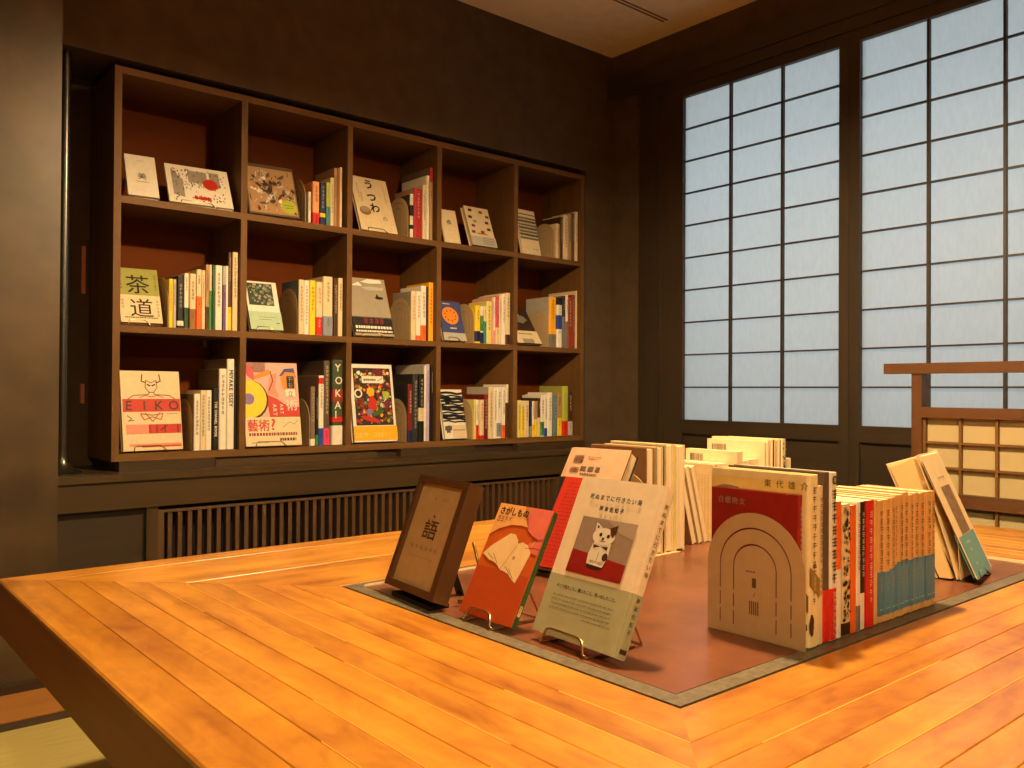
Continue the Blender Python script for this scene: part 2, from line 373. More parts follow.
SPINE=[(0, 1, 1.3111, 1.3204, 0.1051, 'thin white', 'white', [], 'black', ''), (0, 1, 1.3254, 1.3501, 0.1421, 'peach with a red foot', 'peach', [(0, 0.27, 'red')], 'black', ''), (0, 1, 1.3521, 1.3724, 0.1431, 'navy with a yellow label', 'navy', [(0.18, 0.28, 'yellow')], 'white', ''), (0, 1, 1.3744, 1.3908, 0.1464, 'green and teal', 'lime', [(0, 0.45, 'teal')], 'white', ''), (0, 1, 1.3913, 1.4044, 0.1656, 'short cream', 'cream', [], 'black', ''), (0, 1, 1.4048, 1.4158, 0.2005, 'tall tan', 'tan', [], 'black', ''), (0, 1, 1.4165, 1.4248, 0.2023, 'tall thin brown', 'ochre', [], 'black', ''), (0, 1, 1.4255, 1.4339, 0.2058, 'tall cream', 'cream', [], 'black', ''), (0, 2, 1.7113, 1.7245, 0.159, 'black and white patterned', 'white', [(0.5, 0.75, 'black'), (0.2, 0.3, 'black')], 'black', ''), (0, 2, 1.7273, 1.7651, 0.1831, 'crimson red', 'crimson', [], 'white', ''), (0, 2, 1.7672, 1.7822, 0.202, 'cream', 'cream', [], 'black', ''), (0, 2, 1.7834, 1.7955, 0.2387, 'tall white', 'white', [], 'black', ''), (0, 2, 1.7968, 1.8097, 0.2693, 'tallest tan', 'tan', [(0.8, 1, 'crimson')], 'black', ''), (0, 4, 2.4372, 2.4495, 0.1475, 'cream', 'cream', [], 'black', ''), (0, 4, 2.4505, 2.461, 0.1478, 'thin tan', 'tan', [], 'black', ''), (0, 4, 2.4627, 2.4781, 0.179, 'dark brown', 'brown', [], 'cream', ''), (0, 4, 2.481, 2.5062, 0.1892, 'broad cream', 'cream', [], 'black', ''), (0, 4, 2.5081, 2.5287, 0.1962, 'tan', 'tan', [], 'black', ''), (0, 4, 2.5316, 2.5454, 0.2039, 'grey brown', 'greybrown', [], 'cream', ''), (0, 4, 2.5493, 2.5638, 0.2121, 'tall cream', 'cream', [], 'black', ''), (1, 0, 0.8613, 0.8727, 0.1453, 'yellow', 'yellow', [], 'black', ''), (1, 0, 0.8733, 0.8819, 0.1445, 'pale grey', 'palegrey', [], 'black', ''), (1, 0, 0.8853, 0.9049, 0.1566, 'black with a white foot label', 'black', [(0.04, 0.14, 'white')], 'white', ''), (1, 0, 0.906, 0.9194, 0.1659, 'white with a dark green foot', 'white', [(0, 0.38, 'darkgreen')], 'black', ''), (1, 0, 0.9206, 0.9394, 0.1658, 'cream with a brown foot', 'cream', [(0, 0.36, 'ochre')], 'black', ''), (1, 0, 0.9417, 0.9571, 0.1807, 'cream with a broad orange band', 'cream', [(0, 0.55, 'orange')], 'black', ''), (1, 0, 0.9583, 0.9685, 0.1796, 'slim cream', 'cream', [], 'black', ''), (1, 0, 0.9695, 0.9804, 0.1981, 'dark speckled tan', 'tan', [(0, 0.35, 'brown')], 'black', ''), (1, 0, 0.9816, 0.9888, 0.1991, 'cream and green', 'cream', [(0, 0.6, 'green')], 'black', ''), (1, 0, 0.9894, 0.9985, 0.1988, 'dark green', 'darkgreen', [], 'white', ''), (1, 0, 1.0004, 1.0224, 0.1993, 'broad white', 'white', [], 'black', ''), (1, 0, 1.0237, 1.0323, 0.1992, 'purple', 'purple', [(0.7, 1, 'palegrey')], 'white', ''), (1, 0, 1.0329, 1.0398, 0.2, 'slim white', 'white', [], 'black', ''), (1, 0, 1.0406, 1.0506, 0.2436, 'tall gold and brown', 'brown', [(0, 0.3, 'yellow')], 'cream', ''), (1, 0, 1.0531, 1.0701, 0.2453, 'tallest cream', 'cream', [], 'black', ''), (1, 1, 1.2775, 1.2964, 0.1796, 'cream', 'cream', [], 'black', ''), (1, 1, 1.299, 1.3166, 0.1791, 'white with black lettering', 'white', [], 'black', ''), (1, 1, 1.3181, 1.3406, 0.181, 'bright yellow', 'yellow', [], 'black', ''), (1, 1, 1.3422, 1.3654, 0.1783, 'cream with a red band', 'cream', [(0, 0.34, 'red')], 'red', ''), (1, 1, 1.3685, 1.4054, 0.1991, 'broad cream with a grey band', 'cream', [(0, 0.33, 'bluegrey')], 'black', ''), (1, 1, 1.4071, 1.4228, 0.1968, 'dark brown', 'brown', [], 'cream', ''), (1, 1, 1.425, 1.442, 0.1985, 'slim cream', 'cream', [], 'black', ''), (1, 2, 1.7205, 1.741, 0.1774, 'cream', 'cream', [], 'tan', ''), (1, 2, 1.7423, 1.7611, 0.178, 'white with dark lettering', 'white', [(0, 0.1, 'orange')], 'black', ''), (1, 2, 1.7641, 1.7869, 0.2009, 'white with an orange band', 'white', [(0, 0.28, 'orange')], 'black', ''), (1, 2, 1.7876, 1.7939, 0.198, 'thin dark', 'brown', [], 'cream', ''), (1, 2, 1.7957, 1.817, 0.2154, 'tall golden yellow', 'gold', [], 'black', ''), (1, 3, 2.0142, 2.0388, 0.1455, 'yellow with a navy foot', 'yellow', [(0, 0.33, 'navy'), (0, 0.05, 'yellow')], 'black', ''), (1, 3, 2.0402, 2.0537, 0.1441, 'green and white', 'white', [(0.33, 0.75, 'green'), (0, 0.3, 'navy')], 'white', ''), (1, 3, 2.0551, 2.0679, 0.1451, 'cream and teal', 'cream', [(0, 0.6, 'teal')], 'black', ''), (1, 3, 2.0692, 2.095, 0.1661, 'pale yellow', 'paleyellow', [], 'black', ''), (1, 3, 2.097, 2.1064, 0.1816, 'pink', 'pink', [], 'black', ''), (1, 3, 2.1071, 2.1158, 0.1851, 'slim white', 'white', [(0, 0.3, 'pink')], 'purple', ''), (1, 3, 2.1165, 2.1318, 0.1889, 'rose red', 'rose', [(0, 0.35, 'cream')], 'white', ''), (1, 3, 2.1325, 2.145, 0.1957, 'cream', 'cream', [], 'black', ''), (1, 3, 2.1464, 2.1649, 0.1998, 'white with black lettering', 'white', [], 'black', ''), (1, 3, 2.1663, 2.1879, 0.2061, 'tall cream', 'cream', [(0, 0.2, 'brown')], 'black', ''), (1, 4, 2.4042, 2.4441, 0.2088, 'golden yellow with a grey foot', 'gold', [(0, 0.26, 'grey')], 'black', ''), (1, 4, 2.4466, 2.4755, 0.2116, 'blue and white', 'white', [(0.36, 0.64, 'blue'), (0.84, 1, 'black')], 'black', ''), (1, 4, 2.4772, 2.4938, 0.2183, 'charcoal', 'charcoal', [(0, 0.6, 'grey')], 'white', ''), (1, 4, 2.4955, 2.5098, 0.2238, 'slim white', 'white', [(0, 0.5, 'grey')], 'black', ''), (1, 4, 2.5115, 2.5335, 0.2162, 'reddish brown', 'rust', [], 'cream', ''), (1, 4, 2.5351, 2.5538, 0.2271, 'red and white lettered', 'rust', [], 'white', ''), (1, 4, 2.5563, 2.5638, 0.2456, 'tall cream', 'cream', [], 'black', ''), (2, 0, 0.937, 0.9558, 0.1727, 'white', 'white', [], 'black', ''), (2, 0, 0.9574, 0.9747, 0.1833, 'cream', 'cream', [], 'black', ''), (2, 0, 0.9752, 0.9921, 0.1834, 'plain white', 'white', [], 'black', ''), (2, 0, 0.9949, 1.0125, 0.1908, 'black', 'black', [], 'white', 'THE CHANEL BOOK'), (2, 0, 1.0148, 1.0384, 0.2503, 'tall white', 'white', [], 'black', ''), (2, 0, 1.0393, 1.0626, 0.2809, 'tallest white', 'white', [], 'black', 'MIYAKE ISSEY'), (2, 0, 1.064, 1.0703, 0.2569, 'tall thin black', 'black', [], 'white', ''), (2, 1, 1.3244, 1.3415, 0.1977, 'taupe and white', 'taupe', [(0, 0.12, 'white')], 'white', ''), (2, 1, 1.3422, 1.352, 0.1821, 'slim black and green', 'black', [(0, 0.2, 'green')], 'white', ''), (2, 1, 1.3532, 1.3717, 0.2346, 'white with a blue foot', 'white', [(0, 0.25, 'blue'), (0.88, 0.97, 'red')], 'black', ''), (2, 1, 1.3731, 1.3958, 0.285, 'dark brown with a pink foot', 'greybrown', [(0, 0.2, 'hotpink')], 'cream', ''), (2, 1, 1.404, 1.4437, 0.2887, 'broad dark green', 'camo', [(0, 0.23, 'white'), (0.27, 0.33, 'red'), (0.5, 0.66, 'rust')], 'white', 'YOKAI'), (2, 2, 1.7084, 1.728, 0.2091, 'maroon', 'maroon', [(0, 0.2, 'navy')], 'cream', ''), (2, 2, 1.729, 1.7528, 0.2463, 'charcoal with white lettering', 'charcoal', [], 'white', ''), (2, 2, 1.7549, 1.779, 0.2468, 'black with white lettering', 'black', [(0.3, 0.5, 'cream')], 'white', ''), (2, 2, 1.7801, 1.7871, 0.2786, 'tall slim white', 'white', [], 'black', ''), (2, 2, 1.7877, 1.803, 0.2829, 'tall white and purple', 'white', [(0, 1, 'lilac')], 'purple', ''), (2, 2, 1.8066, 1.817, 0.2765, 'black with big white lettering', 'black', [], 'white', ''), (2, 3, 2.0099, 2.0204, 0.1533, 'pale yellow', 'paleyellow', [], 'black', ''), (2, 3, 2.0212, 2.0351, 0.152, 'white with a red foot', 'white', [(0, 0.36, 'red')], 'black', ''), (2, 3, 2.0375, 2.058, 0.1519, 'cream with a small red foot', 'cream', [(0, 0.1, 'red')], 'red', ''), (2, 3, 2.0603, 2.0809, 0.1725, 'dark red', 'maroon', [], 'cream', ''), (2, 3, 2.0832, 2.1066, 0.2018, 'broad cream', 'cream', [], 'black', ''), (2, 3, 2.1074, 2.1234, 0.2, 'white', 'white', [], 'purple', ''), (2, 3, 2.1251, 2.1496, 0.2021, 'white with a blue foot', 'white', [(0.03, 0.3, 'bluegrey')], 'black', ''), (2, 3, 2.1522, 2.1693, 0.2022, 'white with an orange foot', 'white', [(0, 0.26, 'orange')], 'black', ''), (2, 3, 2.171, 2.1821, 0.2123, 'slim tall white', 'white', [(0, 0.66, 'brown')], 'black', ''), (2, 4, 2.2331, 2.249, 0.1494, 'pale yellow', 'paleyellow', [], 'black', ''), (2, 4, 2.2508, 2.2703, 0.1474, 'cream and yellow', 'cream', [(0, 0.8, 'yellow')], 'black', ''), (2, 4, 2.2721, 2.2963, 0.1473, 'cream', 'cream', [], 'black', ''), (2, 4, 2.2981, 2.3081, 0.1459, 'navy', 'navy', [(0, 0.3, 'bluegrey')], 'white', ''), (2, 4, 2.3099, 2.3235, 0.1458, 'white with a yellow foot', 'white', [(0, 0.35, 'yellow')], 'black', ''), (2, 4, 2.3253, 2.3372, 0.1458, 'tan with a yellow foot', 'tan', [(0, 0.5, 'yellow')], 'black', ''), (2, 4, 2.3389, 2.3536, 0.158, 'slim brown', 'brown', [(0, 0.5, 'cream')], 'cream', ''), (2, 4, 2.3563, 2.3757, 0.1696, 'white with a green foot', 'white', [(0.02, 0.36, 'green')], 'black', ''), (2, 4, 2.3775, 2.3943, 0.173, 'white with a blue foot', 'white', [(0, 0.2, 'blue')], 'black', ''), (2, 4, 2.3961, 2.4233, 0.1813, 'white and pale blue', 'white', [], 'black', ''), (2, 4, 2.4262, 2.4499, 0.1697, 'teal grey', 'tealgrey', [], 'white', ''), (2, 4, 2.4518, 2.4786, 0.1801, 'tan with a yellow foot band', 'tan', [(0, 0.42, 'yellow')], 'black', ''), (2, 4, 2.4813, 2.5133, 0.2082, 'yellow green with a red foot', 'lime', [(0, 0.3, 'red')], 'white', ''), (2, 4, 2.5154, 2.5429, 0.1873, 'dark brown with a grey foot', 'brown', [(0, 0.32, 'palegrey')], 'cream', '')]
FACE=[('art_white', 0, 0, 0.743, 2.5923, 0.5588, -0.1143, 0.4922, 0.0858, 0.153), ('manga', 0, 0, 0.8616, 2.5976, 0.5588, -0.078, 0.5197, 0.191, 0.1495), ('ink', 0, 1, 1.1091, 2.5987, 0.5588, -0.1681, 0.4123, 0.1687, 0.1956), ('utsuwa', 0, 2, 1.5149, 2.599, 0.5588, 0.0213, 0.3928, 0.153, 0.2227), ('card', 0, 3, 1.8704, 2.5959, 0.5588, -0.074, 0.3288, 0.0712, 0.1392), ('patches', 0, 3, 2.0035, 2.5982, 0.5588, 0.0159, 0.3685, 0.1248, 0.173), ('stripes', 0, 4, 2.2582, 2.5982, 0.5588, 0.0668, 0.2324, 0.1092, 0.1939), ('sado', 1, 0, 0.7283, 2.5994, 0.1888, -0.1705, 0.4781, 0.1141, 0.1885), ('garden', 1, 1, 1.1182, 2.6002, 0.1888, -0.04, 0.3914, 0.1083, 0.1743), ('castle', 1, 2, 1.4943, 2.5997, 0.1888, -0.1921, 0.404, 0.1515, 0.2297), ('orangecircle', 1, 3, 1.8718, 2.5996, 0.1888, 0.1449, 0.2611, 0.1136, 0.1573), ('darkphoto', 1, 4, 2.2358, 2.5987, 0.1888, -0.0074, 0.6148, 0.1301, 0.189), ('eiko', 2, 0, 0.7388, 2.6022, -0.1812, 0.1937, 0.1506, 0.1779, 0.2374), ('art', 2, 1, 1.1052, 2.6005, -0.1812, -0.0531, 0.1868, 0.1865, 0.2735), ('food', 2, 2, 1.4955, 2.6019, -0.1812, -0.015, 0.1664, 0.1747, 0.277), ('zebra', 2, 3, 1.881, 2.6018, -0.1812, 0.1944, 0.1954, 0.114, 0.1898)]
# ================================================================== materials of the room
W_DARK = grain_mat('dark_wood', (.13,.095,.06), (.22,.165,.105), .5, tone=.25, su=1.5, sv=30)
W_CASE = grain_mat('case_wood', (.33,.23,.12), (.47,.34,.195), .5, tone=.2, su=1.6, sv=30, spec=.15)
W_BACK = grain_mat('case_back', (.33,.155,.045), (.43,.215,.065), .6, tone=.15, su=1.0, sv=10, spec=.05)
W_LEDGE = grain_mat('ledge_wood', (.20,.155,.09), (.29,.225,.135), .36, tone=.2, su=1.2, sv=26)
W_SLAT = grain_mat('slat_wood', (.26,.18,.11), (.36,.25,.15), .5, tone=.3)
W_SCREEN = grain_mat('screen_wood', (.27,.17,.09), (.38,.25,.14), .45, tone=.2)
W_LATTICE = grain_mat('lattice_wood', (.38,.26,.12), (.48,.33,.16), .5, tone=.2)
W_TABLE = grain_mat('table_wood', (.50,.255,.05), (.87,.61,.19), .34, coat=.25, tone=.22, su=2.6, sv=26, bump=.12)
W_GLINT = mat('seam_glint', (.93,.70,.33), rough=.3, noise=.12)  # pale colour standing in for light glinting along the board seams
W_APRON = grain_mat('apron_wood', (.44,.25,.10), (.58,.35,.15), .45, tone=.2)
W_SILL = grain_mat('sill_wood', (.58,.38,.16), (.72,.50,.23), .42, tone=.2)
PLASTER_D = mat('dark_plaster', (.31,.255,.19), rough=.85, spec=.2, noise=.14, nscale=14, bump=.25)
PLASTER_C = mat('brown_plaster', (.255,.20,.12), rough=.42, spec=.5, noise=.4, nscale=7, bump=.3)
CEIL = mat('ceiling_paper', (.92,.83,.71), rough=.9, noise=.05, nscale=20)
LACQ = mat('black_lacquer', (.13,.11,.08), rough=.26, spec=.9)
W_FRAME = grain_mat('frame_wood', (.15,.118,.078), (.22,.175,.12), .5, tone=.25, su=1.5, sv=30)
DARKMETAL = mat('dark_steel', (.10,.095,.09), rough=.45, metal=.6)
WIRE = mat('brass_wire', (.80,.70,.50), rough=.25, metal=1.0)
SLATE = mat('slate_band', (.37,.335,.27), rough=.4, spec=.5, noise=.42, nscale=120)
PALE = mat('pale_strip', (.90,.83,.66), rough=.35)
TATAMI = mat('tatami_weave', (.68,.63,.37), rough=.85, noise=.16, nscale=3, stretch=(3,160,1))
HERI = mat('border_cloth', (.24,.19,.12), rough=.9, noise=.2, nscale=200)
STEEL_G = mat('bookend_paint', (.74,.635,.47), rough=.45, spec=.4, noise=.04)
def leather():
    m = bpy.data.materials.new('inlay_lacquer'); nt, b = nodes_of(m); N = nt.nodes; L = nt.links
    tc = N.new('ShaderNodeTexCoord'); n1 = N.new('ShaderNodeTexNoise'); n1.inputs['Scale'].default_value = 9; n1.inputs['Detail'].default_value = 8; n1.inputs['Roughness'].default_value = .7
    L.new(tc.outputs['Object'], n1.inputs['Vector'])
    rp = N.new('ShaderNodeValToRGB'); e = rp.color_ramp.elements; e[0].position = .3; e[1].position = .72
    e[0].color = lin((.32,.175,.11)) + (1,); e[1].color = lin((.48,.285,.19)) + (1,)
    L.new(n1.outputs['Fac'], rp.inputs['Fac']); L.new(rp.outputs['Color'], b.inputs['Base Color'])
    b.inputs['Roughness'].default_value = .3; b.inputs['Specular IOR Level'].default_value = .55
    return m
INLAY = leather()
def paper_mat(name, col, trans):
    m = bpy.data.materials.new(name); m.use_nodes = True; nt = m.node_tree; N = nt.nodes; L = nt.links
    N.remove(N['Principled BSDF']); out = N['Material Output']
    tc = N.new('ShaderNodeTexCoord'); nz = N.new('ShaderNodeTexNoise'); nz.inputs['Scale'].default_value = 55; nz.inputs['Detail'].default_value = 6
    mp = N.new('ShaderNodeMapping'); mp.inputs['Scale'].default_value = (1, 2.0, .6)
    L.new(tc.outputs['Object'], mp.inputs['Vector']); L.new(mp.outputs['Vector'], nz.inputs['Vector'])
    rp = N.new('ShaderNodeValToRGB'); rp.color_ramp.elements[0].position = .3; rp.color_ramp.elements[1].position = .7
    c = lin(col); rp.color_ramp.elements[0].color = tuple(x * .93 for x in c) + (1,); rp.color_ramp.elements[1].color = c + (1,)
    L.new(nz.outputs['Fac'], rp.inputs['Fac'])
    d = N.new('ShaderNodeBsdfDiffuse'); t = N.new('ShaderNodeBsdfTranslucent'); mx = N.new('ShaderNodeMixShader'); mx.inputs['Fac'].default_value = trans
    d.inputs['Color'].default_value = tuple(x * (.5 if trans > .5 else 1) for x in c) + (1,); L.new(rp.outputs['Color'], t.inputs['Color'])
    L.new(d.outputs[0], mx.inputs[1]); L.new(t.outputs[0], mx.inputs[2]); L.new(mx.outputs[0], out.inputs['Surface'])
    MATS[name] = m
    return m
SHOJI = paper_mat('shoji_paper', (.93,.93,.91), .84)
SCREENP = paper_mat('screen_paper', (.80,.735,.56), .25)
# ================================================================== the room
XW = 2.7518; YA = 2.575; HC = CAMZ + 1.4702
XL, YFR = -1.7, -1.7
def S(name, boxes, m, grain=None):
    b = MB()
    for q in boxes: b.box(*q, m, grain=grain)
    return b.build(name, kind='structure')
S('floor', [(XL - .1, XW + .1, YFR - .1, 3.0, -.12, -.012)], mat('floor_base', (.55,.53,.34), rough=.85))
S('ceiling', [(XL - .1, XW + .15, YFR - .1, 3.0, HC, HC + .1)], CEIL)
S('trim_1', [(XL, 2.63, 2.162, 2.168, HC - .004, HC), (XL, 2.63, 2.180, 2.186, HC - .004, HC)], mat('ceiling_batten', (.50,.38,.28), rough=.7))
S('wall_left', [(XL, .512, 2.344, 2.9, -.012, HC)], PLASTER_C)
S('wall_rear_left', [(XL - .1, XL, YFR - .1, 2.9, -.012, HC)], PLASTER_D)
S('wall_front', [(XL, XW + .1, YFR - .1, YFR, -.012, HC)], PLASTER_D)
S('wall_back', [(.512, XW + .1, YA, 2.9, CAMZ + .945, HC), (2.594, XW + .1, YA, 2.9, -.012, CAMZ + .945), (.512, 2.594, 2.832, 2.9, -.012, CAMZ + .945)], PLASTER_D)
S('baseboard_left', [(XL, .512, 2.316, 2.344, -.012, .022)], W_DARK, 'x')
S('trim_2', [(XL, .512, 2.131, 2.316, -.012, .003)], W_SILL, 'x')
# the alcove ledge and what is below it
b = MB(); b.box(.512, XW, 2.482, 2.832, .475, .495, W_LEDGE, grain='x'); b.box(.512, XW, 2.490, 2.52, .398, .475, W_LEDGE, grain='x')
b.build('trim_3', kind='structure')
b = MB(); b.box(.512, .772, 2.515, 2.54, -.012, .398, W_DARK, grain='x'); b.box(.772, .803, 2.497, 2.54, -.012, .398, W_LEDGE, grain='z')
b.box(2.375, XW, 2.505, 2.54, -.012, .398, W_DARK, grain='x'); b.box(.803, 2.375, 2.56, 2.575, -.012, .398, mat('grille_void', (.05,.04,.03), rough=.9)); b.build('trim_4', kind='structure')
g = thing('slatted_grille', 'long dark wooden slatted grille under the bookcase ledge', 'grille', (.803, 2.50, -.012))
b = MB(); b.box(.0005, .018, 0, .03, 0, .398, W_SLAT, grain='z'); b.box(1.553, 1.5715, 0, .03, 0, .398, W_SLAT, grain='z'); b.box(.018, 1.553, .0, .03, .390, .398, W_SLAT, grain='x'); b.box(.018, 1.553, .0, .03, 0, .03, W_SLAT, grain='x'); b.build('grille_frame', g)
b = MB()
for i in range(54):
    x = .030 + i * .0285
    b.box(x, x + .0125, .004, .028, .03, .390, W_SLAT, grain='z')
b.build('slats', g)
# black lacquered half-round upright and its flared foot at the left end of the alcove
b = MB(); b.lathe([(.0135, CAMZ + .945), (.0135, .56), (.0145, .54), (.018, .522), (.030, .507), (.045, .499), (.052, .4955)], .5835, 2.625, LACQ, 24); b.build('trim_5', kind='structure')
b = MB(); b.box(.512, .66, 2.500, 2.506, .495, .499, LACQ); b.build('trim_6', kind='structure')
STRIP = mat('red_strip', (.80,.46,.30), rough=.4)
b = MB(); b.box(.676, .687, 2.822, 2.832, CAMZ + .29, CAMZ + .435, STRIP); b.build('wall_strip'); o = bpy.data.objects['wall_strip']; o['label'] = 'longer reddish wooden strip on the dark alcove wall left of the bookcase'; o['category'] = 'strip'; o['group'] = 'red strips on the alcove wall'
b = MB(); b.box(.676, .687, 2.822, 2.832, CAMZ - .045, CAMZ + .015, STRIP); o = b.build('wall_strip'); o['label'] = 'shorter reddish wooden strip low on the dark alcove wall left of the bookcase'; o['category'] = 'strip'; o['group'] = 'red strips on the alcove wall'
# ------------------------------------------------------------------ window wall
Z0, Z1 = CAMZ - .11, CAMZ + 1.1875
S('wall_right', [(XW, XW + .12, 2.292, 2.95, -.012, HC), (XW, XW + .12, YFR - .1, 2.292, Z1 + .055, HC), (XW, XW + .12, YFR - .1, .672, -.012, Z1 + .055)], PLASTER_D)
S('trim_7', [(XW - .022, XW + .02, 2.292, 2.392, -.012, Z1 + .085)], W_FRAME, 'z')                       # post
S('trim_8', [(XW - .03, XW + .02, YFR, YA, Z1 + .085, Z1 + .165)], W_FRAME, 'y')               # rail moulding above the windows
S('trim_9', [(XW - .024, XW + .06, .672, 2.292, Z1 + .040, Z1 + .085), (XW - .024, XW + .06, .672, 2.292, -.012, .02)], W_DARK, 'y')
def shoji(name, ya, yb, stile0, stile1, z0, z1):
    """sliding paper window: papered field y from ya down to yb"""
    root = bpy.data.objects.new(name, None); COL.objects.link(root); root['kind'] = 'structure'
    X0, X1 = XW - .016, XW + .014
    b = MB()
    b.box(X0, X1, ya, stile0, .02, z1 + .04, W_FRAME, grain='z'); b.box(X0, X1, stile1, yb, .02, z1 + .04, W_FRAME, grain='z')
    b.box(X0, X1, yb, ya, z1, z1 + .04, W_FRAME, grain='y'); b.box(X0, X1, yb, ya, z0 - .055, z0, W_FRAME, grain='y'); b.box(X0, X1, yb, ya, .02, .075, W_FRAME, grain='y'); b.box(X0, X1, yb, ya, .30, .335, W_FRAME, grain='y')
    b.build('window_frame', root)
    b = MB(); b.box(X0 + .012, X1 - .006, yb, ya, .075, .30, W_FRAME, grain='y'); b.box(X0 + .012, X1 - .006, yb, ya, .335, z0 - .055, W_FRAME, grain='y'); b.build('lower_panel', root)
    b = MB(); w = (ya - yb) / 3; h = (z1 - z0) / 10
    for i in (1, 2): b.box(X0 + .004, X0 + .018, ya - w * i - .0042, ya - w * i + .0042, z0, z1, W_FRAME, grain='z')
    for j in range(1, 10): b.box(X0 + .006, X0 + .017, yb, ya, z0 + h * j - .0028, z0 + h * j + .0028, W_FRAME, grain='y')
    b.build('lattice', root)
    b = MB(); b.box(X0 + .0185, X0 + .0195, yb - .004, ya + .004, z0 - .004, z1 + .004, SHOJI); b.build('paper', root)
shoji('window_1', 2.1692, 1.4992, 2.290, 1.4635, Z0, Z1)
shoji('window_2', 1.4253, .7553, 1.4625, .674, Z0, Z1)
# unseen eave and wall added outside, so the daylight falls off towards the top and foot of the paper
S('roof_baffle', [(XW + .15, XW + 1.1, -1.2, 3.6, Z1 + .32, Z1 + .38)], mat('baffle_boards', (.28,.22,.17), rough=.8))
S('ground', [(XW + .12, XW + 5, -3, 5, -.3, -.2)], mat('garden_gravel', (.46,.42,.36), rough=.9))
S('wall_baffle', [(XW + 1.5, XW + 1.6, -3, 5, -.2, 1.0)], mat('baffle_face', (.50,.44,.37), rough=.9))
# ================================================================== tatami
t = thing('tatami_mat', 'pale green tatami mat on the floor at the left below the table', 'mat', (-.62, 1.219, -.012))
b = MB(); b.box(0, 1.82, .05, .862, 0, .0118, TATAMI); b.build('weave', t)
b = MB(); b.box(0, 1.82, 0, .0495, 0, .0122, HERI); b.build('border_cloth', t)
b = MB(); b.box(0, 1.82, .8625, .911, 0, .0122, HERI); b.build('border_cloth', t)
# ================================================================== low table
TX0, TX1, TY0, TY1 = .2612, 2.1515, .130, 1.5994
IX0, IX1, IY0, IY1 = .6699, 1.7527, .5313, 1.2065
tb = thing('low_table', 'large low table of orange wooden boards with dark red inlaid centre', 'table', (0, 0, 0))
OC = [(TX0, TY0), (TX1, TY0), (TX1, TY1), (TX0, TY1)]; IC = [(IX0, IY0), (IX1, IY0), (IX1, IY1), (IX0, IY1)]
FB2 = [0, .142, .56, 1.0]; FB1 = [0, .142] + [.142 + .102 * i for i in range(1, 8)] + [1.0]
b = MB()
def lerp(a, c, f): return (a[0] + (c[0] - a[0]) * f, a[1] + (c[1] - a[1]) * f)
for side in range(4):
    o0, o1, i0, i1 = OC[side], OC[(side + 1) % 4], IC[side], IC[(side + 1) % 4]
    fb = FB2 if side == 2 else FB1
    for k in range(len(fb) - 1):
        fa, fc = fb[k], fb[k + 1]; tone = random.random(); off = random.random() * 30; wid = (fc - fa) * .4
        g = .0008 / .4 / (fc - fa)
        sec = [(g * .4, -.0022), (g * .55, -.0007), (g * 1.6, -.0001), (.12, -.0003), (.3, -.0006), (.5, -.0007), (.7, -.0006), (.88, -.0003), (1 - g * 1.2, -.0001), (1 - g * .55, -.0007), (1 - g * .4, -.0022)]
        if k == 0: sec[0] = (0, -.006); sec[1] = (.004, -.0016); sec[2] = (.05, 0)
        nseg = 14
        V = []; 
        for q, z in sec:
            f = fa + (fc - fa) * q; a, c = lerp(o0, i0, f), lerp(o1, i1, f)
            V.append([(a[0] + (c[0] - a[0]) * s / nseg, a[1] + (c[1] - a[1]) * s / nseg, TT + z) for s in range(nseg + 1)])
        glint = [False] * nseg; glint2 = [False] * nseg  # stretches of each seam that get the painted glint colour
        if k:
            for lst, pr in ((glint, .7), (glint2, .5)):
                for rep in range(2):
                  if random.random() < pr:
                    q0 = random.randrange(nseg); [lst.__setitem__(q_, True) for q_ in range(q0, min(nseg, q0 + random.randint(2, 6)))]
            if side == 2 and k == 1: glint = [True] * nseg  # back seam: bright reflected line painted along its whole length
        Lh = math.hypot(o1[0] - o0[0], o1[1] - o0[1])
        ax = 0 if abs(o1[0] - o0[0]) > abs(o1[1] - o0[1]) else 1
        for r in range(len(sec) - 1):
            for s in range(nseg):
                pts = [V[r][s], V[r][s + 1], V[r + 1][s + 1], V[r + 1][s]]
                vv = [sec[r][0] * wid, sec[r][0] * wid, sec[r + 1][0] * wid, sec[r + 1][0] * wid]
                glinting = (r == 1 and glint[s]) or (r == len(sec) - 3 and glint2[s])
                b.face(pts, W_GLINT if glinting else W_TABLE, smooth=False, uv=[(p[ax] + off, v + off * .37) for p, v in zip(pts, vv)], tone=tone)
b.box(TX0 + .002, TX1 - .002, TY0 + .002, TY1 - .002, TT - .03, TT - .0065, W_APRON, grain='x')
b.build('tabletop', tb)
za, zb = TT - .083, TT - .0060
for q, gr in (((TX0, TX0 + .035, TY0, TY1), 'y'), ((TX1 - .035, TX1, TY0, TY1), 'y'), ((TX0 + .035, TX1 - .035, TY0, TY0 + .035), 'x'), ((TX0 + .035, TX1 - .035, TY1 - .035, TY1), 'x')):
    b = MB(); b.box(*q, za, zb, W_APRON, grain=gr); b.build('apron', tb)
for x in (TX0 + .26, TX1 - .36):
    for y in (TY0 + .22, TY1 - .32):
        b = MB(); b.box(x, x + .10, y, y + .10, .0003, TT - .03, W_APRON, grain='z'); b.build('leg', tb)
b = MB(); bw = .0235; gp = .0034
def ring(mb, x0, x1, y0, y1, w, z0, z1, m):
    mb.box(x0, x1, y0, y0 + w, z0, z1, m); mb.box(x0, x1, y1 - w, y1, z0, z1, m); mb.box(x0, x0 + w, y0 + w, y1 - w, z0, z1, m); mb.box(x1 - w, x1, y0 + w, y1 - w, z0, z1, m)
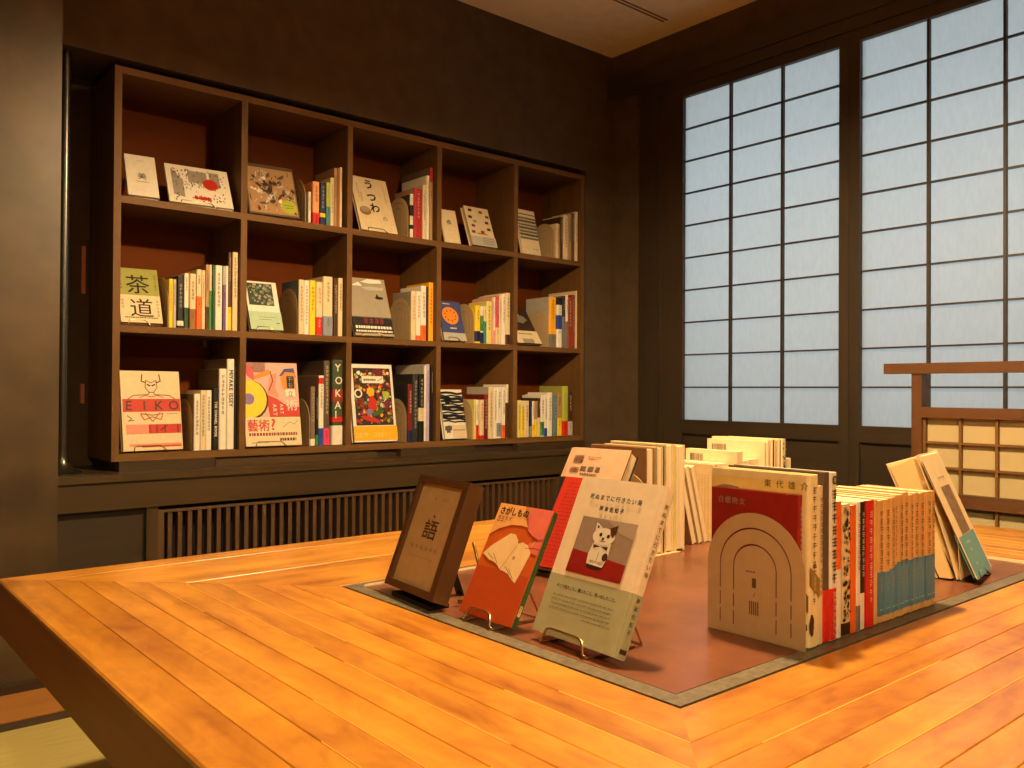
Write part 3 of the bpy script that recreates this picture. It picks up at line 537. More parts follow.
ring(b, IX0 + gp, IX1 - gp, IY0 + gp, IY1 - gp, bw, TT - .006, TT, SLATE); GAP = mat('gap_dark', (.10,.06,.04), rough=.8); ring(b, IX0 - .001, IX1 + .001, IY0 - .001, IY1 + .001, gp + .001, TT - .006, TT - .0045, GAP); ring(b, IX0 + gp + bw, IX1 - gp - bw, IY0 + gp + bw, IY1 - gp - bw, .0013, TT - .006, TT - .003, GAP); b.build('inlay_border', tb)
b = MB(); b.box(IX0 + gp + bw + .0012, IX1 - gp - bw - .0012, IY0 + gp + bw + .0012, IY1 - gp - bw - .0012, TT - .006, TT, INLAY); b.build('inlay_panel', tb)
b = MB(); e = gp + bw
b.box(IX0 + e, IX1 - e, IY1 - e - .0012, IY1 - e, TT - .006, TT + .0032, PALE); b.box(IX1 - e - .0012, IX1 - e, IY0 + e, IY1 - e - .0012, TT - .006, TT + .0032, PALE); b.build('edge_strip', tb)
# ================================================================== standing lattice screen
sx = 2.40
sc_ = thing('lattice_screen', 'low brown wooden standing screen with papered lattice behind the table', 'screen', (sx, 0, 0))
def scr(name, y0, y1, z0, z1, x0=-.016, x1=.016, g='y'):
    b = MB(); b.box(x0, x1, y0, y1, z0, z1, W_SCREEN, grain=g); return b.build(name, sc_)
YR, YL = -.10, 1.062
scr('top_bar', YR - .11, 1.167, CAMZ + .055, CAMZ + .084, -.02, .02)
scr('post', YL, 1.090, .034, CAMZ + .055, g='z'); scr('post', YR - .028, YR, .034, CAMZ + .055, g='z')
for a, c in ((-.066, -.038), (-.305, -.270), (-.640, -.600)): scr('rail', YR, YL, CAMZ + a, CAMZ + c)
scr('foot', YL - .006, 1.096, 0, .034, -.14, .14, 'x'); scr('foot', YR - .034, YR + .006, 0, .034, -.14, .14, 'x')
for (za_, zb_, rows) in ((-.270, -.066, 3), (-.600, -.305, 4)):
    b = MB(); z0, z1 = CAMZ + za_, CAMZ + zb_
    b.box(-.008, .004, YL - .008, YL, z0, z1, W_LATTICE, grain='z'); b.box(-.008, .004, YR, YR + .008, z0, z1, W_LATTICE, grain='z')
    y = YL - .098
    while y > YR + .02: b.box(-.008, .004, y - .0035, y + .0035, z0, z1, W_LATTICE, grain='z'); y -= .0905
    for j in range(1, rows): z = z1 + (z0 - z1) * j / rows; b.box(-.0082, .0038, YR + .008, YL - .008, z - .003, z + .003, W_LATTICE, grain='y')
    b.build('lattice', sc_)
    b = MB(); b.box(.0045, .0055, YR + .001, YL - .001, z0 + .0003, z1 - .0003, SCREENP); b.build('paper_panel', sc_)
# ================================================================== bookcase
BX0, BX1 = .6984, 2.5853; BZ1 = CAMZ + .9228; BZ0 = CAMZ - .2072; BY1 = 2.826; th = .020; PIT = (BX1 - BX0 - th) / 5
SHZ = [CAMZ + .5528, CAMZ + .1828, CAMZ - .1872]
bc = thing('bookcase', 'long dark brown open bookcase of fifteen square cubbies in the alcove', 'bookcase', (0, 0, 0))
def cb(name, x0, x1, z0, z1, g, m=W_CASE, y0=YA, y1=BY1):
    b = MB(); b.box(x0, x1, y0, y1, z0, z1, m, grain=g); return b.build(name, bc)
cb('side_panel', BX0, BX0 + th, BZ0, BZ1, 'z'); cb('side_panel', BX1 - th, BX1, BZ0, BZ1, 'z')
cb('top_board', BX0 + th, BX1 - th, BZ1 - th, BZ1, 'x'); cb('bottom_board', BX0 + th, BX1 - th, BZ0, BZ0 + th, 'x')
for z in SHZ[:2]: cb('shelf', BX0 + th, BX1 - th, z - th, z, 'x')
ztop = [BZ1 - th, SHZ[0] - th, SHZ[1] - th]
for i in range(1, 5):
    for r in range(3): cb('divider', BX0 + PIT * i, BX0 + PIT * i + th, SHZ[r], ztop[r], 'z')
cb('back_panel', BX0 + .002, BX1 - .002, BZ0 + .002, BZ1 - .002, 'x', W_BACK, BY1, 2.8315)
b = MB()
for x0, x1, dz in ((.714, .99, 0), (.992, 1.56, .006), (1.655, 1.98, .001), (2.20, 2.58, .002)): b.box(x0, x1, 2.556, 2.585, .4955, BZ0 - dz, W_LEDGE, grain='x')
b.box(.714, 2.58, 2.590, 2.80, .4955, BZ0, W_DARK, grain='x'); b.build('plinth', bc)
for x in (1.040, 1.118): 
    b = MB(); b.box(x, x + .012, 2.80, 2.826, SHZ[1] - th - .022, SHZ[1] - th, mat('bracket_zinc', (.55,.48,.38), rough=.4, metal=.5)); b.build('shelf_bracket', bc)
# ================================================================== books standing in the bookcase
ROW = ['top', 'middle', 'bottom']; CUB = ['far left', 'second', 'centre', 'fourth', 'far right']
ORD = ['first', 'second', 'third', 'fourth', 'fifth', 'sixth', 'seventh', 'eighth', 'ninth', 'tenth', 'eleventh', 'twelfth', 'thirteenth', 'fourteenth', 'fifteenth']
from collections import defaultdict
cnt = defaultdict(int); tot = defaultdict(int)
for s in SPINE: tot[s[0], s[1]] += 1
LIFT = .0014
ink('ochrepaper', (.62,.58,.30)); ink('darkbrown', (.20,.12,.08)); ink('skin', (.90,.66,.60)); ink('steel', (.58,.55,.50)); ink('midgrey', (.33,.31,.29))
ink('mint', (.66,.76,.64)); ink('leafdark', (.16,.22,.14)); ink('leaf', (.38,.48,.28)); ink('stone', (.60,.56,.48)); ink('sky', (.70,.68,.62)); ink('indigo', (.24,.27,.46)); ink('carrot', (.94,.53,.14))
ink('brick', (.74,.22,.16)); ink('salmon', (.86,.55,.45)); ink('plum', (.38,.14,.22)); ink('tomato', (.72,.16,.10)); ink('herb', (.22,.36,.14)); ink('limegreen', (.62,.70,.20)); ink('violet', (.48,.40,.62)); ink('amber', (.95,.68,.10)); ink('teagreen', (.60,.60,.30)); ink('inkbrown', (.28,.17,.11))
for (r, c, x0, x1, h, look, base, bands, tc, txt) in SPINE:
    k = cnt[r, c]; cnt[r, c] += 1; T = x1 - x0
    pos = 'leftmost upright' if k == 0 else 'rightmost upright' if k == tot[r, c] - 1 else ORD[k] + ' upright from left'
    lab = '%s book, %s in %s %s cubby' % (look, pos, ROW[r], CUB[c])
    Wd = min(.20, max(.105, h * .70)); dy = 2.590 + random.uniform(0, .006)
    t = thing('book', lab, 'book', (x0, dy + Wd, SHZ[r] + LIFT), (0, 0, -PI / 2), 'upright books in the bookcase')
    book_parts(t, Wd, h, T, base, [(f0, f1, cc) for f0, f1, cc in bands])
    fc = {(0,2,1):'tan',(0,2,0):'charcoal',(0,2,4):'taupe',(1,4,0):'palegrey',(2,1,2):'taupe',(2,1,3):'greybrown',(2,2,0):'charcoal',(2,2,3):'palegrey',(2,3,3):'maroon',(2,3,4):'palegrey',(2,4,12):'teagreen',(2,4,13):'palegrey',(1,1,0):'tealgrey',(1,2,0):'stone',(2,0,4):'taupe',(2,0,5):'taupe',(2,0,0):'taupe'}.get((r, c, k))
    if fc:
        P = Print(front()); P.k = 4; P.rect(0, .001, Wd * .97, h - .001, fc); P.build('cover_print', t)
    P = Print(spine_map(Wd)); P.k = 3
    low = max([f1 for f0, f1, cc in bands if f0 < .1 and f1 < .62] + [0.0])
    if txt:
        sz = T * .62
        if txt == 'YOKAI':
            for ch, f in zip(txt, (.95, .80, .65, .51, .40)): P.text(ch, T / 2 - sz * .5, h * f - sz * 1.0, sz * 1.45, 'white', bold=.0006)
        elif txt == 'MIYAKE ISSEY': P.text(txt, T * .25, h * .88, T * .74, 'black', rot=-PI / 2, bold=.0005)
        else: P.text(txt, T * .28, h * .78, T * .62, 'white', rot=-PI / 2, bold=.0004)
        P.build('spine_lettering', t)
    elif tc and T > .008:
        tc = {'black': 'greybrown', 'white': 'palegrey'}.get(tc, tc)
        sz = min(T * .5, .016 if base in ('black', 'charcoal') else .011); n = int(min(12, (h * (1 - low) - .03) / sz / 1.15 * random.uniform(.55, .85)))
        P.marks(T / 2, h - .012 - random.uniform(0, .012), sz, max(3, n), tc)
        if low > .12: P.marks(T / 2, h * low - .008, sz * .7, 3, 'white' if tc in ('black', 'red') and bands and bands[0][2] not in ('white', 'palegrey', 'yellow', 'cream') else 'black')
        P.build('spine_lettering', t)
# bookends of the bookcase
BEG = 'arched bookends in the bookcase'
be_x = {(0,1):1.3015,(0,2):1.7075,(0,4):2.4355,(1,0):.8595,(1,1):1.2755,(1,2):1.7185,(1,3):2.0125,(1,4):2.4025,(2,0):.9352,(2,1):1.3226,(2,2):1.7066,(2,3):2.0082}
proto = None
for (r, c), x in be_x.items():
    lab = 'grey arched metal bookend in the %s row %s cubby' % (ROW[r], CUB[c])
    loc = (x, 2.600, SHZ[r])
    if proto is None: proto = make_bookend('bookend', lab, STEEL_G, BEG, loc)
    else: copy_thing(proto, lab, loc)
# ================================================================== books displayed face out in the bookcase
def c_art_white(P, W, H):
    P.text('美', W * .5, H * .42, H * .17, 'black', align='c'); P.greek(W * .28, W * .72, H * .34, H * .012, 'midgrey'); P.greek(W * .4, W * .6, H * .86, H * .008, 'midgrey')
def c_manga(P, W, H):
    P.rect(W * .05, H * .06, W * .95, H * .95, 'white'); P.up()
    P.poly([(W*.08,H*.2),(W*.25,H*.15),(W*.25,H*.6),(W*.08,H*.9)], 'steel'); P.rect(W*.34,H*.56,W*.64,H*.88,'steel'); P.rect(W*.68,H*.5,W*.84,H*.9,'steel'); P.up()
    for i in range(110):
        u, v = random.uniform(.08,.92) * W, random.uniform(.08,.92) * H
        P.line([(u, v), (u + random.uniform(-.02,.03) * W, v + random.uniform(-.05,.05) * H)], H * .024, random.choice(['inkbrown','midgrey','greybrown','rust']))
    P.up(); P.disc(W * .68, H * .56, H * .15, 'tomato'); P.up()
    for u in (.42, .5, .56, .62): P.disc(W * u, H * .17, H * .05, 'tomato', wob=.6)
def c_ink(P, W, H):
    P.rect(W*.03,H*.03,W*.97,H*.93,'tan'); P.up()
    for i in range(70): P.disc(random.uniform(.06,.94)*W, random.uniform(.1,.85)*H, random.uniform(.03,.08)*W, random.choice(['inkbrown','sky','white','greybrown','sky']), ry=random.uniform(.01,.04)*H, a=random.uniform(0,3), wob=.7)
    P.up()
    for i in range(30): u, v = random.uniform(.06,.9)*W, random.uniform(.08,.85)*H; P.line([(u,v),(u+random.uniform(-.02,.08)*W,v+random.uniform(-.1,.1)*H)], W*.012, random.choice(['black','inkbrown','white']))
    P.up(); n = 14; pts = []
    for i in range(2 * n): a = PI * i / n; q = (.17 if i % 2 else .145) * W; pts.append((W*.80 + q*math.cos(a), H*.2 + q*math.sin(a)))
    P.poly(pts, 'lime'); P.up(); P.greek(W*.7,W*.9,H*.22,H*.012,'inkbrown'); P.greek(W*.72,W*.88,H*.17,H*.012,'inkbrown')
def c_utsuwa(P, W, H):
    for ch, u, v in (('う',.46,.80),('つ',.47,.56),('わ',.50,.36)): P.text(ch, W*u, H*v, H*.19, 'black', align='c', bold=.0018)
    P.text('の', W*.72, H*.22, H*.10, 'inkbrown', align='c'); P.disc(W*.22,H*.36,W*.15,'ochre',ry=H*.08); P.up(); P.disc(W*.22,H*.38,W*.12,'stone',ry=H*.05)
    P.marks(W*.14,H*.86,H*.035,6,'midgrey'); P.marks(W*.86,H*.92,H*.025,12,'midgrey'); P.marks(W*.2,H*.7,H*.035,4,'inkbrown')
def c_card(P, W, H):
    P.disc(W*.45,H*.62,W*.14,'stone',wob=.4); P.up(); P.line([(W*.35,H*.6),(W*.5,H*.68),(W*.56,H*.57)],W*.03,'midgrey')
def c_patches(P, W, H):
    P.rect(0,0,W,H*.24,'sky'); P.up()
    for u, v, q in ((.2,.9,'brown'),(.62,.88,'rust'),(.15,.72,'brown'),(.85,.78,'midgrey'),(.2,.5,'rust'),(.52,.36,'rust'),(.8,.45,'inkbrown'),(.3,.62,'stone'),(.78,.62,'brown'),(.15,.34,'midgrey')):
        P.rect(W*(u-.06),H*(v-.03),W*(u+.08),H*(v+.035),q)
    for i in range(4): P.greek(W*.45,W*.92,H*(.06+i*.045),H*.014,'midgrey')
    P.greek(W*.3,W*.7,H*.3,H*.03,'rust')
def c_stripes(P, W, H):
    for i in range(8): P.rect(0,H*(.36+i*.075),W,H*(.385+i*.075),'midgrey' if i%2 else 'steel'); 
    P.up()
    for i in range(7): P.greek(W*.04,W*.97,H*(.335+i*.075),H*.03,'black',.008)
    P.greek(W*.6,W*.9,H*.12,H*.012,'midgrey')
def c_sado(P, W, H):
    P.rect(0,H*.5,W,H,'teagreen'); P.rect(0,0,W,H*.5,'cream'); P.up()
    P.text('茶', W*.48, H*.56, H*.37, 'black', align='c', bold=.0004); P.text('道', W*.52, H*.13, H*.36, 'black', align='c', bold=.0004)
    P.marks(W*.92,H*.9,H*.05,5,'inkbrown'); P.marks(W*.92,H*.42,H*.05,5,'inkbrown'); P.marks(W*.07,H*.9,H*.05,5,'inkbrown'); P.marks(W*.07,H*.42,H*.05,3,'inkbrown')
    P.greek(W*.1,W*.9,H*.08,H*.02,'inkbrown')
def c_garden(P, W, H):
    P.rect(W*.06,H*.5,W*.84,H*.96,'leafdark'); P.up()
    for i in range(70): P.disc(random.uniform(.1,.8)*W,random.uniform(.53,.93)*H,random.uniform(.02,.05)*W,random.choice(['leaf','stone','stone','sky','tealgrey','leafdark']),wob=.7)
    P.rect(0,0,W,H*.37,'mint'); P.up(); P.greek(W*.3,W*.8,H*.25,H*.012,'leaf'); P.greek(W*.3,W*.7,H*.2,H*.012,'leaf'); P.greek(W*.82,W*.92,H*.13,H*.02,'leafdark')
def c_castle(P, W, H):
    P.rect(0,H*.3,W,H,'stone'); P.rect(0,H*.04,W,H*.32,'black'); P.up()
    P.poly([(W*.1,H*.86),(W*.3,H*.93),(W*.4,H*.86)],'white'); P.poly([(W*.36,H*.93),(W*.55,H*.99),(W*.88,H*.985),(W*.92,H*.93),(W*.6,H*.91)],'white'); P.poly([(W*.34,H*.84),(W*.6,H*.86),(W*.95,H*.85),(W*.9,H*.80),(W*.5,H*.79)],'sky')
    P.disc(W*.78,H*.66,W*.11,'black',ry=H*.025); P.poly([(W*.68,H*.66),(W*.74,H*.74),(W*.78,H*.67)],'black')
    P.marks(W*.33,H*.29,H*.085,4,'crimson',vertical=False,gap=1.05); P.greek(W*.04,W*.97,H*.12,H*.045,'white',.01); P.greek(W*.04,W*.97,H*.06,H*.03,'white',.008)
def c_orangecircle(P, W, H):
    P.rect(0,0,W,H*.2,'sky'); P.up(); P.disc(W*.45,H*.63,W*.36,'carrot',ry=H*.22,a=-.25); P.up()
    for i in range(9): a=i*.7; P.disc(W*(.45+.24*math.cos(a)),H*(.63+.13*math.sin(a)),W*.03,'inkbrown',n=8)
    P.greek(W*.36,W*.64,H*.3,H*.03,'white'); P.greek(W*.2,W*.5,H*.92,H*.02,'white')
def c_darkphoto(P, W, H):
    P.rect(0,0,W,H*.34,'cream'); P.up(); P.disc(W*.3,H*.78,W*.26,'sky',ry=H*.14,wob=.2); P.disc(W*.55,H*.66,W*.24,'steel',ry=H*.1,wob=.3); P.up()
    for i in range(8): P.line([(W*.4,H*(.6+.02*i)),(W*.8,H*(.55+.03*i))],W*.012,'black')
    P.rect(W*.25,0,W*.7,H*.12,'steel'); P.greek(W*.2,W*.75,H*.24,H*.025,'midgrey')
def c_eiko(P, W, H):
    l = W * .011; q = 'inkbrown'
    P.line([(W*.36,H*.96),(W*.34,H*.87),(W*.42,H*.85)],l*1.6,q); P.line([(W*.64,H*.96),(W*.66,H*.87),(W*.58,H*.85)],l*1.6,q)
    P.line([(W*.41,H*.88),(W*.40,H*.79),(W*.46,H*.73),(W*.54,H*.73),(W*.60,H*.79),(W*.59,H*.88),(W*.5,H*.85),(W*.41,H*.88)],l,q)
    P.line([(W*.43,H*.83),(W*.49,H*.81)],l*2,q); P.line([(W*.57,H*.83),(W*.51,H*.81)],l*2,q); P.line([(W*.47,H*.73),(W*.44,H*.70),(W*.2,H*.69),(W*.1,H*.64)],l,q); P.line([(W*.53,H*.73),(W*.56,H*.70),(W*.8,H*.69),(W*.9,H*.64)],l,q)
    P.line([(W*.3,H*.66),(W*.4,H*.69),(W*.5,H*.67),(W*.6,H*.69),(W*.7,H*.66)],l,'tomato')
    P.line([(W*.3,H*.46),(W*.36,H*.38),(W*.5,H*.42),(W*.64,H*.38),(W*.68,H*.46),(W*.5,H*.44),(W*.3,H*.46)],l*1.4,'brick'); P.line([(W*.38,H*.47),(W*.5,H*.36),(W*.62,H*.47)],l,q)
    P.line([(W*.08,H*.44),(W*.16,H*.4),(W*.1,H*.37),(W*.2,H*.38)],l,q); P.greek(W*.74,W*.92,H*.45,H*.012,'stone')
    P.rect(W*.02,H*.485,W*.98,H*.645,'brick'); P.rect(W*.44,H*.21,W*.98,H*.325,'brick'); P.rect(W*.06,H*.21,W*.44,H*.325,'salmon'); P.rect(W*.1,H*.055,W*.97,H*.085,'salmon'); P.rect(W*.3,H*.04,W*.97,H*.06,'brick'); P.up()
    for ch, u in zip('EIKO', (.12,.37,.62,.87)): P.text(ch, W*u, H*.505, H*.165, 'inkbrown', align='c', sx=1.05, bold=.0009)
    for u in (.44,.56,.70,.92): P.line([(W*u,H*.215),(W*u,H*.32)],l*2,'maroon')
    P.line([(W*.62,H*.25),(W*.74,H*.31)],l*2,'maroon')
def c_art(P, W, H):
    P.rect(0,H*.34,W,H,'skin'); P.rect(0,H*.88,W*.42,H,'midgrey'); P.rect(0,0,W,H*.34,'cream'); P.up()
    P.poly([(W*.2,H*.84),(W*.48,H*.92),(W*.5,H*.86),(W*.2,H*.79)],'carrot'); P.poly([(W*.04,H*.98),(W*.2,H*.93),(W*.2,H*.78),(W*.08,H*.84)],'rose')
    P.poly([(W*.42,H*.62),(W*.5,H*.85),(W*.62,H*.88),(W*.58,H*.70),(W*.64,H*.58)],'salmon'); P.poly([(W*.45,H*.34),(W*.4,H*.62),(W*.6,H*.56),(W*.72,H*.5),(W,H*.46),(W,H*.34)],'brick')
    P.poly([(W*.66,H*.84),(W*.76,H*.93),(W*.94,H*.94),(W*.97,H*.82)],'indigo'); P.up(); P.poly([(W*.68,H*.82),(W*.78,H*.89),(W*.95,H*.88),(W*.96,H*.6),(W*.72,H*.68)],'carrot')
    P.disc(W*.12,H*.55,W*.32,'black',ry=H*.235); P.up(); P.disc(W*.10,H*.56,W*.31,'yellow',ry=H*.225); P.line([(W*.46,H*.66),(W*.54,H*.78),(W*.5,H*.9)],W*.02,'rust'); P.up(); P.disc(W*.09,H*.56,W*.10,'violet',ry=H*.068)
    P.up(); P.text('ART', W*.51, H*.50, H*.07, 'white', rot=-PI/2); P.text('ART', W*.64, H*.50, H*.06, 'white', rot=-PI/2)
    P.rect(W*.79,H*.69,W*.93,H*.84,'black'); P.rect(W*.76,H*.59,W*.94,H*.68,'white'); P.up(); P.text('術', W*.86, H*.43, H*.15, 'white', align='c'); P.marks(W*.86,H*.83,H*.06,2,'stone'); P.text('立',W*.85,H*.595,H*.08,'black',align='c')
    P.rect(0,0,W,H*.34,'cream'); P.up(); P.text('藝術', W*.03, H*.185, H*.15, 'brick', sx=.92, bold=.0012); P.text('?', W*.44, H*.185, H*.19, 'brick', sx=1.1, bold=.0014); P.greek(W*.06,W*.92,H*.12,H*.035,'rust',.008); P.greek(W*.6,W*.9,H*.055,H*.035,'inkbrown',.008); P.greek(W*.1,W*.4,H*.03,H*.015,'stone')
    P.line([(W*.68,H*.22),(W*.8,H*.28),(W*.88,H*.25),(W*.95,H*.3)],W*.008,'midgrey')
def c_food(P, W, H):
    P.rect(W*.07,H*.21,W*.93,H*.95,'darkbrown'); P.up()
    for i in range(330): P.disc(random.uniform(.1,.9)*W,random.uniform(.235,.925)*H,random.uniform(.010,.045)*W,random.choice(['tomato','herb','plum','amber','white','leafdark','rust','black','limegreen','leaf','maroon','carrot','black','tomato']),wob=.5,n=12)
    P.up(); P.disc(W*.16,H*.62,W*.09,'white'); P.disc(W*.80,H*.60,W*.08,'limegreen'); P.disc(W*.44,H*.64,W*.09,'amber',wob=.3); P.disc(W*.46,H*.48,W*.10,'tomato',ry=H*.1,wob=.3); P.disc(W*.82,H*.49,W*.08,'plum'); P.disc(W*.4,H*.29,W*.22,'tomato',ry=H*.03,a=-.25); P.disc(W*.58,H*.37,W*.15,'herb',ry=H*.03,a=.3); P.disc(W*.66,H*.88,W*.1,'maroon'); P.up(); P.disc(W*.16,H*.62,W*.06,'darkbrown'); P.disc(W*.38,H*.38,W*.07,'violet',wob=.4)
    P.rect(0,H*.02,W,H*.20,'amber'); P.rect(W*.26,H*.755,W*.76,H*.845,'white'); P.up(); P.greek(W*.3,W*.58,H*.785,H*.025,'inkbrown'); P.line([(W*.62,H*.79),(W*.7,H*.8),(W*.73,H*.83)],W*.012,'inkbrown'); P.text('2019', W*.04, H*.06, H*.085, 'paleyellow'); P.text('2021', W*.46, H*.06, H*.085, 'paleyellow')
def c_zebra(P, W, H):
    for i in range(11):
        v = H*(.36+.058*i); pts=[(W*x, v+H*(.014*math.sin(x*9+i*1.7)-.03*x)) for x in (0,.25,.5,.75,1)]
        P.line(pts,H*(.03 + .016 * (i % 3)),'black')
    P.disc(W*.3,H*.78,W*.14,'black',wob=.5); P.disc(W*.2,H*.2,W*.14,'midgrey',wob=.6); P.up(); P.rect(W*.36,H*.02,W*.97,H*.27,'cream'); P.up(); P.greek(W*.42,W*.9,H*.16,H*.018,'midgrey')
FDESC = {'art_white': ('small white book with one dark character, leaning in the top row far-left cubby', 'white', .014), 'manga': ('wide landscape book with grey drawings and a red dot in the top-left cubby', 'white', .012),
 'ink': ('grey picture book with a yellow starburst sticker in the second top cubby', 'greybrown', .015), 'utsuwa': ('cream book with large black brushed kana leaning in the top centre cubby', 'cream', .014), 'card': ('small pale card-like booklet, left one in the top row fourth cubby', 'cream', .006),
 'patches': ('pale thick book dotted with small brown pictures in the top fourth cubby', 'cream', .022), 'stripes': ('pale book with dark lettered stripes leaning in the top far-right cubby', 'cream', .012), 'sado': ('olive and cream book with two huge black kanji in the middle far-left cubby', 'cream', .016),
 'garden': ('white book with garden photograph and mint green band in middle second cubby', 'white', .018), 'castle': ('taupe book with a black lettered band leaning in the middle centre cubby', 'stone', .014), 'orangecircle': ('blue book with a big orange disc in the middle row fourth cubby', 'indigo', .016),
 'darkphoto': ('dark book with pale photograph and cream band in middle far-right cubby', 'darkbrown', .016), 'eiko': ('large cream book with red bands and a horned figure drawing, bottom far-left cubby', 'cream', .02), 'art': ('colourful pink book with a yellow disc and red lettering, bottom second cubby', 'cream', .018),
 'food': ('dark book of colourful vegetables with a yellow foot band, bottom centre cubby', 'white', .02), 'zebra': ('black and white striped book with a white label, bottom row fourth cubby', 'white', .014)}
FGROUP = 'face-out books in the bookcase'; SGROUP = 'book stands in the bookcase'
for (n, r, c, x, y, z, yaw, tilt, W, H) in FACE:
    lab, base, T = FDESC[n]; yaw = max(-.09, min(.09, yaw)); z0 = T * math.sin(tilt) + .0034
    kind = 'wire' if n in ('manga', 'utsuwa', 'sado', 'garden', 'castle', 'eiko', 'art', 'orangecircle') else 'ledge'
    xx = min(x, BX0 + PIT * (c + 1) - .003 - W)
    t = thing('book', lab, 'book', (xx, y, SHZ[r] + z0), (-tilt, 0, yaw), FGROUP); t.rotation_mode = 'XYZ'
    book_parts(t, W, H, T, base)
    P = Print(front()); P.k = 1; globals()['c_' + n](P, W, H); P.build('cover_print', t)
    short = lab.split(',')[0].split(' leaning')[0]
    s = thing('book_stand', ('thin wire' if kind == 'wire' else 'low dark') + ' stand under the ' + ' '.join(short.split()[:9]), 'book stand', (xx, y, SHZ[r]), (0, 0, yaw), SGROUP)
    (wire_stand(s, W, T, tilt, z0, WIRE) if kind == 'wire' else ledge_stand(s, W, T, tilt, z0, DARKMETAL))
# ================================================================== things on the table
def lean_book(name_lab, x, y, z0, yaw, tilt, W, H, T, base, group, bands=(), hard=True, rnd=None):
    t = thing('book', name_lab, 'book', (x, y, TT + z0), (-tilt, 0, yaw), group)
    book_parts(t, W, H, T, base, bands, hard=hard, rnd=rnd)
    return t
RD = math.radians; TG = 'books displayed on the table'; TS = 'stands on the table'
# --- the boxed card with the big kanji
W, H, T = .1459, .1740, .026; tilt = RD(20.9)
bx = thing('box_frame', 'deep brown wooden box frame holding a beige card with one large kanji', 'frame', (.6972, 1.1210, TT + .016), (-tilt, 0, RD(-95)))
WB = grain_mat('box_wood', (.29,.19,.095), (.40,.275,.145), .4, tone=.2)
b = MB(); fw = .0108
b.box(0, W, 0, T, 0, fw, WB, grain='x'); b.box(0, W, 0, T, H - fw, H, WB, grain='x'); b.box(0, fw, 0, T, fw, H - fw, WB, grain='z'); b.box(W - fw * 1.25, W, 0, T, fw, H - fw, WB, grain='z'); b.build('frame', bx)
b = MB(); b.box(fw, W - fw * 1.25, .006, T - .001, fw, H - fw, mat('beige_card', (.74,.64,.47), rough=.7)); b.build('card', bx)
P = Print(lambda u, v, k: (u, .0055 - .0002 * k, v)); cu = W * .49
P.text('語', cu, H * .480, .031, 'inkbrown', align='c', sx=1.35, bold=.0003); P.disc(cu, H * .665, .0022, 'inkbrown')
for i in range(6): P.marks(W * (.24 + .095 * i), H * .40, .0058, 1, 'greybrown')
for u in (.40, .58, .64): P.marks(W * u, H * .83, .005, 1, 'greybrown')
P.greek(W * .25, W * .7, H * .30, .0006, 'ochre'); P.build('lettering', bx)
st = thing('easel', 'small black easel under the wooden box frame on the table', 'easel', (.6972, 1.1210, TT), (0, 0, RD(-95)), TS)
ledge_stand(st, W, T, tilt, .016, DARKMETAL)
b = MB(); b.tube([(W * .92, .075, .09), (W * .94, .098, .003), (W * .80, .060, .003)], .0022, WIRE, 8); b.build('side_prop', st)
# --- orange paperback
W, H, T = .1087, .1597, .0085; tilt = RD(27.8)
ink('ob', (.76,.34,.09)); ink('ob2', (.68,.27,.07)); ink('peachc', (.93,.68,.40)); ink('pinkc', (.88,.44,.37)); ink('paperc', (.93,.80,.58)); ink('greenb', (.20,.36,.18))
t = lean_book('orange paperback with drawn open book and green spine on the table', .7013, .9349, .0095, RD(-90), tilt, W, H, T, 'ob', TG, [(0.001, .999, 'ob')], hard=False, rnd=.001)
P = Print(front()); P.k = 2
P.poly([(W * x, H * y) for x, y in ((0,1),(.62,1),(.6,.93),(.7,.82),(.55,.83),(.35,.82),(.15,.77),(0,.70))], 'peachc')
P.rect(0, .0006, W, H * .42, 'ob2')
P.poly([(W * x, H * y) for x, y in ((.5,1),(1,1),(1,.74),(.94,.725),(.82,.75),(.7,.79),(.61,.86),(.53,.93))], 'pinkc')
P.poly([(W * x, H * y) for x, y in ((1,.73),(.93,.72),(.8,.70),(.76,.65),(.86,.62),(1,.60))], 'pinkc'); P.up()
P.line([(W * x, H * y) for x, y in ((.70,.79),(.80,.755),(.92,.735),(1,.745))], .0008, 'rust'); P.line([(W * .88, H * .72), (W * .85, H * .67)], .0012, 'peachc'); P.line([(W * .76, H * .645), (W * .9, H * .66), (W, H * .655)], .001, 'rust')
P.poly([(W * x, H * y) for x, y in ((.03,.53),(.15,.62),(.40,.745),(.50,.745),(.58,.70),(.60,.67),(.45,.42),(.38,.455),(.30,.475),(.18,.485))], 'paperc')
P.poly([(W * x, H * y) for x, y in ((.45,.42),(.60,.67),(.68,.69),(.78,.675),(.88,.61),(.84,.46),(.80,.345),(.74,.36),(.62,.405),(.50,.42))], 'paperc'); P.up()
P.line([(W * .45, H * .42), (W * .60, H * .66)], .0006, 'ochre')
for q in ((.12,.54,.26,.50), (.22,.55,.36,.47), (.52,.46,.66,.40), (.6,.45,.74,.37)): P.line([(W * q[0], H * q[1]), (W * q[2], H * q[3])], .0006, 'inkbrown')
P.disc(W * .62, H * .545, .0022, 'inkbrown'); P.up(); P.disc(W * .62, H * .545, .0012, 'paperc')
P.text('さがしもの', W * .04, H * .905, .0122, 'black', bold=.0006); P.text('角田光代', W * .05, H * .855, .0062, 'inkbrown', gap=1.25); P.greek(W * .05, W * .2, H * .835, .0010, 'inkbrown'); P.build('cover_print', t)
P = Print(spine_map(W)); P.k = 2; P.rect(0.0004, 0.0006, T - .0004, H - .0006, 'greenb'); P.up()
P.marks(T * .5, H * .93, .0045, 22, 'leaf'); P.rect(T * .2, H * .10, T * .8, H * .19, 'paperc'); P.up(); P.marks(T * .5, H * .18, .004, 2, 'green'); P.build('spine_print', t, 'green spine with small pale lettering')
